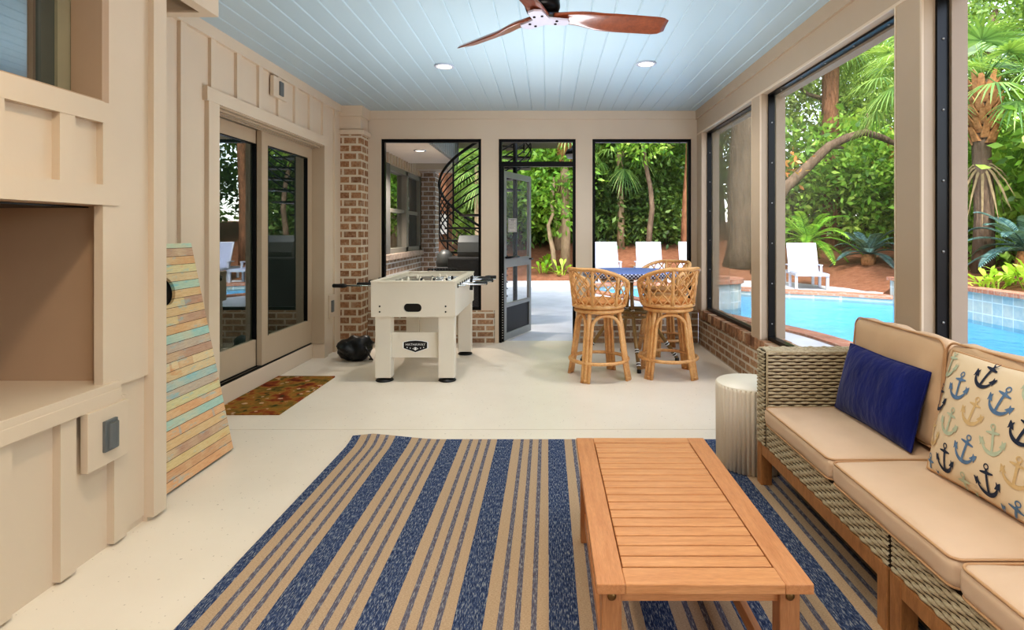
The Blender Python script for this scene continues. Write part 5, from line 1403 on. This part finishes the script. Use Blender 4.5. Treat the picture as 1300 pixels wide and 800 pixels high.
mb.tube(B_, [.24, .2, .16, .145, .13, .12, .105, .09, .07, .04], 10); mb.tube([B_[4], B_[4] + Vector((.25, .0, .0)), B_[4] + Vector((.42, 0, -.05))], [.08, .07, .03], 8); mb.tube([B_[6], B_[6] + Vector((.1, 0, .3)), B_[6] + Vector((.12, .1, .55))], [.06, .04, .02], 7)
obj('trunk', mb, BARK, t, False)
me = leaf_cloud('foliage', [tuple(loc(px(1190, 195, BY_))) + (1.2, 1, .7), tuple(loc(px(1003, 214, BY_))) + (.35, .3, .3)], 900, .2, 45); me.materials.append(LEAFO); link('foliage', me, t)
# pale crooked shrub trunk in the door opening; slim trunks in the back screen
def bare(name, label, pts, r, m, fol=None):
    b = pts[0]; t = thing(name, label, 'tree', (b.x, b.y, ground(b.x, b.y) - .08)); o = Vector(t.location)
    mb = MB(); P = [Vector((b.x, b.y, o.z))] + pts[1:]; P = [p - o for p in P]; mb.tube(P, [r * (1 - .5 * i / (len(P) - 1)) for i in range(len(P))], 8); obj('trunk', mb, m, t, False)
    if fol: me = leaf_cloud('foliage', [tuple(P[-1]) + (1.1, 1.1, .9), tuple(P[-2]) + (.9, .9, .7)], fol, .2, 50); me.materials.append(LEAFB); link('foliage', me, t)
Yc = 16.4
bare('crooked_tree', 'small tree with pale crooked trunk seen through the open door', [px(704, 330, Yc), px(702, 318, Yc), px(698, 300, Yc), px(696, 286, Yc), px(702, 272, Yc), px(700, 258, Yc), px(704, 225, Yc)], .075, BARKP, 1500)
Yd = 17.4
bare('slim_tree', 'slim tree with forked trunk in the middle of back screen', [px(822, 312, Yd), px(825, 290, Yd), px(828, 265, Yd), px(826, 240, Yd), px(820, 210, Yd), px(815, 170, Yd), px(812, 120, Yd)], .1, BARK, 2200)
bare('slim_tree', 'reddish trunk at the edge of back screen by the corner post', [px(872, 320, Yd), px(872, 290, Yd), px(873, 250, Yd), px(876, 200, Yd), px(878, 100, Yd), px(878, 50, Yd)], .2, BARKR, 1500)
# low leafy plants
def clump(label, x, y, n, L, m, seed, zo=0, group=None):
    rgm = random.Random(seed); t = thing('leafy_plant', label, 'plant', (x, y, ground(x, y) - .03 + zo), 0, group); mb = MB()
    for k in range(n):
        a = k * 2.39996; e = math.radians(rgm.uniform(25, 80)); d = Vector((math.cos(a) * math.cos(e), math.sin(a) * math.cos(e), math.sin(e))); l = L * rgm.uniform(.7, 1.1); sd = d.cross(Vector((0, 0, 1))).normalized()
        vs = []; b0 = Vector((rgm.uniform(-.12, .12), rgm.uniform(-.12, .12), 0))
        for s_, w in ((0, .008), (.45, .014), (.6, .05), (.8, .055), (1, .004)):
            p = b0 + d * l * s_ + Vector((0, 0, -.35 * l * max(0, s_ - .4) ** 2 * 2)); vs += [p - sd * w * L * 1.6, p + sd * w * L * 1.6]
        mb.add(vs, [(i * 2, i * 2 + 1, i * 2 + 3, i * 2 + 2) for i in range(4)])
    obj('foliage', mb, m, t, False)
for i, (x, y, L) in enumerate([(7.45, 9.55, .62), (7.75, 9.1, .7), (7.95, 9.7, .6)]):
    clump(('yellow-green leafy plant on the raised pool wall, beside the nearest post', 'largest yellow-green leafy plant on the raised pool wall', 'yellow-green leafy plant tucked behind the largest one on the raised wall')[i], x, y, 26, L, GING, 60 + i, 0, 'leafy plants on the raised pool wall')
clump('low yellow-green plant in mulch right beside the open door edge', -.12, 16.1, 18, .6, GING, 70)
clump('low yellow-green plant in the mulch at middle of the door opening', .38, 15.9, 18, .62, GING, 71)
clump('low plant in the mulch left of the crooked tree', -.02, 17.0, 16, .55, GING, 72)
clump('small green plant at the foot of the slim forked tree', 2.9, 16.6, 14, .5, LEAFB, 73)

# pine trunk with a notice, spiral staircase, covered grill
t = thing('pine_tree', 'reddish pine trunk beside the brick pillar of the house wing', 'tree', (-2.14, 11.6, 0))
mb = MB(); mb.tube([(-2.14, 11.6, -.03), (-2.14, 11.6, .6), (-2.12, 11.6, 3), (-2.08, 11.6, 8)], [.24, .19, .18, .15], 14); obj('trunk', mb, BARKR, t)
me = leaf_cloud('foliage', [(0, 0, 8, 1.6, 1.6, 1.2)], 3000, .25, 46); me.materials.append(LEAFD); link('foliage', me, t)
def notice(label, c, w, h, roll=0, m=PAPER):
    t = thing('notice', label, 'sign', c)
    mb = MB(); mb.bbox((-w / 2, -.006, -h / 2), (w / 2, .006, h / 2), .002); mb.xf(Matrix.Rotation(roll, 4, 'Y')); obj('sign_board', mb, m, t, False)
    mb = MB()
    fr_rect(mb, -w * .44, w * .44, -h * .45, h * .45, -.008, -.006, .006); mb.box((-w * .22, -.008, h * .33), (w * .22, -.006, h * .39))
    for k in range(8): mb.box((-w * .34, -.008, h * (.24 - k * .075)), (w * (.34 if k % 3 else .2), -.006, h * (.262 - k * .075)))
    mb.xf(Matrix.Rotation(roll, 4, 'Y')); obj('printed_border', mb, INK, t, False)
p = px(562.5, 284.5, 11.38); notice('tilted white notice nailed to the reddish pine trunk', p, .17, .40, math.radians(-6))

SCX, SCY, SR = -1.02, 9.35, .75
st = thing('spiral_staircase', 'black metal spiral staircase with curved railing rods', 'staircase', (SCX, SCY, 0))
mb = MB(); mb.tube([(SCX, SCY, 0), (SCX, SCY, 4.2)], .05, 14); obj('center_pole', mb, BLACKM, st)
TH0 = math.radians(65); PITCH = 2.8 / (2 * PI)
def hz(th): return (th - TH0) * PITCH
nt = 15
for k in range(nt):
    a0 = TH0 + k * math.radians(25.5); a1 = a0 + math.radians(29); z = hz(a0) + .19
    poly = [(SCX + .05 * math.cos(a0), SCY + .05 * math.sin(a0))] + [(SCX + SR * math.cos(a0 + (a1 - a0) * j / 6), SCY + SR * math.sin(a0 + (a1 - a0) * j / 6)) for j in range(7)] + [(SCX + .05 * math.cos(a1), SCY + .05 * math.sin(a1))]
    mb = MB(); mb.prism(poly, z - .03, z); obj('tread', mb, BRONZE, st)
for q in range(8):
    off = .30 + q * .115; mb = MB(); pts = []
    for i in range(90):
        th = TH0 + (2 * PI * 1.10) * i / 89; pts.append((SCX + SR * math.cos(th), SCY + SR * math.sin(th), hz(th) + off))
    mb.tube(pts, .011 if q < 7 else .024, 6); obj('railing_rod' if q < 7 else 'handrail', mb, BLACKM, st)
for k in range(5):
    th = TH0 + math.radians(80 * k + 10); mb = MB(); b = Vector((SCX + SR * math.cos(th), SCY + SR * math.sin(th), 0)); mb.tube([b + Vector((0, 0, hz(th) + .1)), b + Vector((0, 0, hz(th) + 1.12))], .014, 8); obj('baluster', mb, BLACKM, st)
mb = MB(); pxn = px(654, 250, 8.75); mb.tube([(pxn.x, 8.75, 0), (pxn.x, 8.75, 3.6)], .035, 12); obj('support_post', mb, BLACKM, st)
mb = MB(); mb.box((SCX - .9, SCY - .3, 2.86), (SCX + 1.2, SCY + 1.2, 2.93)); obj('landing', mb, BRONZE, st)
p = px(650.5, 286, 8.68); notice('white notice hanging on the staircase post behind the screen door', p, .13, .21)
gr = thing('covered_grill', 'barbecue grill under a black cover at foot of the staircase', 'grill', (-1.12, 8.2, 0))
g0, g1 = (568 - VX) * 8.0 / F, (628 - VX) * 8.0 / F
mb = MB(); mb.bbox((g0, 8.0, .02), (g1, 8.5, .95), .03); obj('grill_cover', mb, GRILLC, gr)
mb = MB(); prof = [(8.05, .93), (8.03, 1.02), (8.07, 1.16), (8.18, 1.25), (8.36, 1.26), (8.46, 1.15), (8.47, .93)]; nn = len(prof); xa_, xb_ = (581 - VX) * 8.05 / F, g1 - .02
mb.add([(xa_, p[0], p[1]) for p in prof] + [(xb_, p[0], p[1]) for p in prof], [tuple(range(nn)), tuple(range(2 * nn - 1, nn - 1, -1))] + [(i, nn + i, nn + (i + 1) % nn, (i + 1) % nn) for i in range(nn)]); obj('lid', mb, GRILLG, gr)
mb = MB(); mb.bbox((g0 - .19, 8.1, .62), (g0 + .005, 8.45, .80), .02); mb.lathe([(0, 0), (.12, 0), (.13, .06), (.11, .18), (.05, .24), (0, .25)], 20, (g0 - .09, 8.3, .80)); obj('side_burner', mb, GRILLG, gr)

# barn lamp outside the door
bl_ = thing('barn_lamp', 'black barn lamp with white inside hanging outside the door', 'wall lamp', (.33, 7.2, 2.3))
mb = MB(); mb.lathe([(.02, 2.40), (.03, 2.37), (.075, 2.355), (.105, 2.31), (.11, 2.285), (.107, 2.285), (.1, 2.31), (.07, 2.345), (0, 2.352)], 28, (.33, 7.2, 0)); obj('lamp_shade', mb, BLACKM, bl_)
mb = MB(); mb.lathe([(.0, 2.34), (.09, 2.30), (.105, 2.282), (.075, 2.24), (0, 2.232)], 28, (.33, 7.2, 0)); obj('globe', mb, WHITEM, bl_)
mb = MB(); mb.tube([(.33, 7.2, 2.39), (.33, 7.2, 2.56), (.35, 7.12, 2.62), (.4, 6.95, 2.6), (.42, 6.785, 2.52)], .012, 8); mb.tube([(.42, 6.80, 2.52), (.42, 6.782, 2.52)], .05, 16); obj('gooseneck_arm', mb, BLACKM, bl_)

# ------------------------------------------------------------------ light
def lamp(kind, name, loc_, power, color, rot=(0, 0, 0), **kw):
    l = bpy.data.lights.new(name, kind); l.energy = power; l.color = color
    for k, v in kw.items(): setattr(l, k, v)
    o = bpy.data.objects.new(name, l); COL.objects.link(o); o.location = loc_; o.rotation_euler = rot; return o
sun = lamp('SUN', 'sun', (0, 0, 20), 2.9, (1, .94, .84), angle=math.radians(.6))
sd = Vector((0.22, .78, -.98)); sun.rotation_euler = sd.to_track_quat('-Z', 'Y').to_euler()
WARM = (1, .87, .70)
for x in (-.88, .83):
    for y, pw in ((4.8, 26), (1.25, 32), (-.9, 5)):
        lamp('SPOT', 'downlight_spot', (x, y, ZC - .03), pw * 2.3 * ({-.88: 1.2, .83: .6}[x] if 0 < y < 3 else 1), (1, .94, .86) if y > 3 else (1, .82, .61), spot_size=math.radians(150), spot_blend=.9, shadow_soft_size=.09)
lamp('SPOT', 'soffit_spot', (-1.79, 7.96, 2.42), 260, (1, .9, .78), spot_size=math.radians(120), spot_blend=.8, shadow_soft_size=.06)
lamp('AREA', 'ceiling_fill', (.2, .9, 1.75), 55, (1, .93, .84), (PI, 0, 0), shape='DISK', size=1.4)  # added fill aimed up to brighten the ceiling, no fixture here
lamp('AREA', 'ceiling_fill', (-.1, 4.2, 1.05), 40, (.86, .93, 1), (PI, 0, 0), shape='DISK', size=1.2)  # second added fill, cool, lifting the far end like daylight
lamp('POINT', 'inner_room_fill', (-4.2, 5.2, 2.0), 45, (.95, 1, .94), shadow_soft_size=.2)  # unseen lamp added to brighten the room behind the glass
w_ = bpy.data.worlds.new('sky'); SC.world = w_; w_.use_nodes = True; nt_ = w_.node_tree; nt_.nodes.clear()
sky = nt_.nodes.new('ShaderNodeTexSky'); sky.sky_type = 'NISHITA'; sky.sun_disc = False; sky.sun_elevation = math.radians(50); sky.sun_rotation = math.radians(196); sky.air_density = 1.0; sky.dust_density = 1.5
bg_ = nt_.nodes.new('ShaderNodeBackground'); bg_.inputs[1].default_value = .80; wo = nt_.nodes.new('ShaderNodeOutputWorld')
hs = nt_.nodes.new('ShaderNodeHueSaturation'); hs.inputs['Saturation'].default_value = .55; nt_.links.new(sky.outputs[0], hs.inputs['Color']); nt_.links.new(hs.outputs[0], bg_.inputs[0]); nt_.links.new(bg_.outputs[0], wo.inputs[0])

# ------------------------------------------------------------------ camera
cd = bpy.data.cameras.new('camera'); cam = bpy.data.objects.new('camera', cd); COL.objects.link(cam); SC.camera = cam
cam.location = (0, 0, H); cam.rotation_euler = (PI / 2, 0, 0)
cd.sensor_fit = 'HORIZONTAL'; cd.sensor_width = 36; cd.lens = 36 * F / 1300
cd.shift_x = -(VX - 650) / 1300; cd.shift_y = -(400 - VY) / 1300; cd.clip_start = .05; cd.clip_end = 300

SC.view_settings.view_transform = 'Standard'; SC.view_settings.look = 'Medium High Contrast'; SC.view_settings.exposure = 0.22; SC.view_settings.gamma = 1.0
SC.cycles.use_denoising = True; SC.cycles.max_bounces = 10; SC.cycles.diffuse_bounces = 5; SC.cycles.transparent_max_bounces = 16; SC.cycles.sample_clamp_indirect = 6
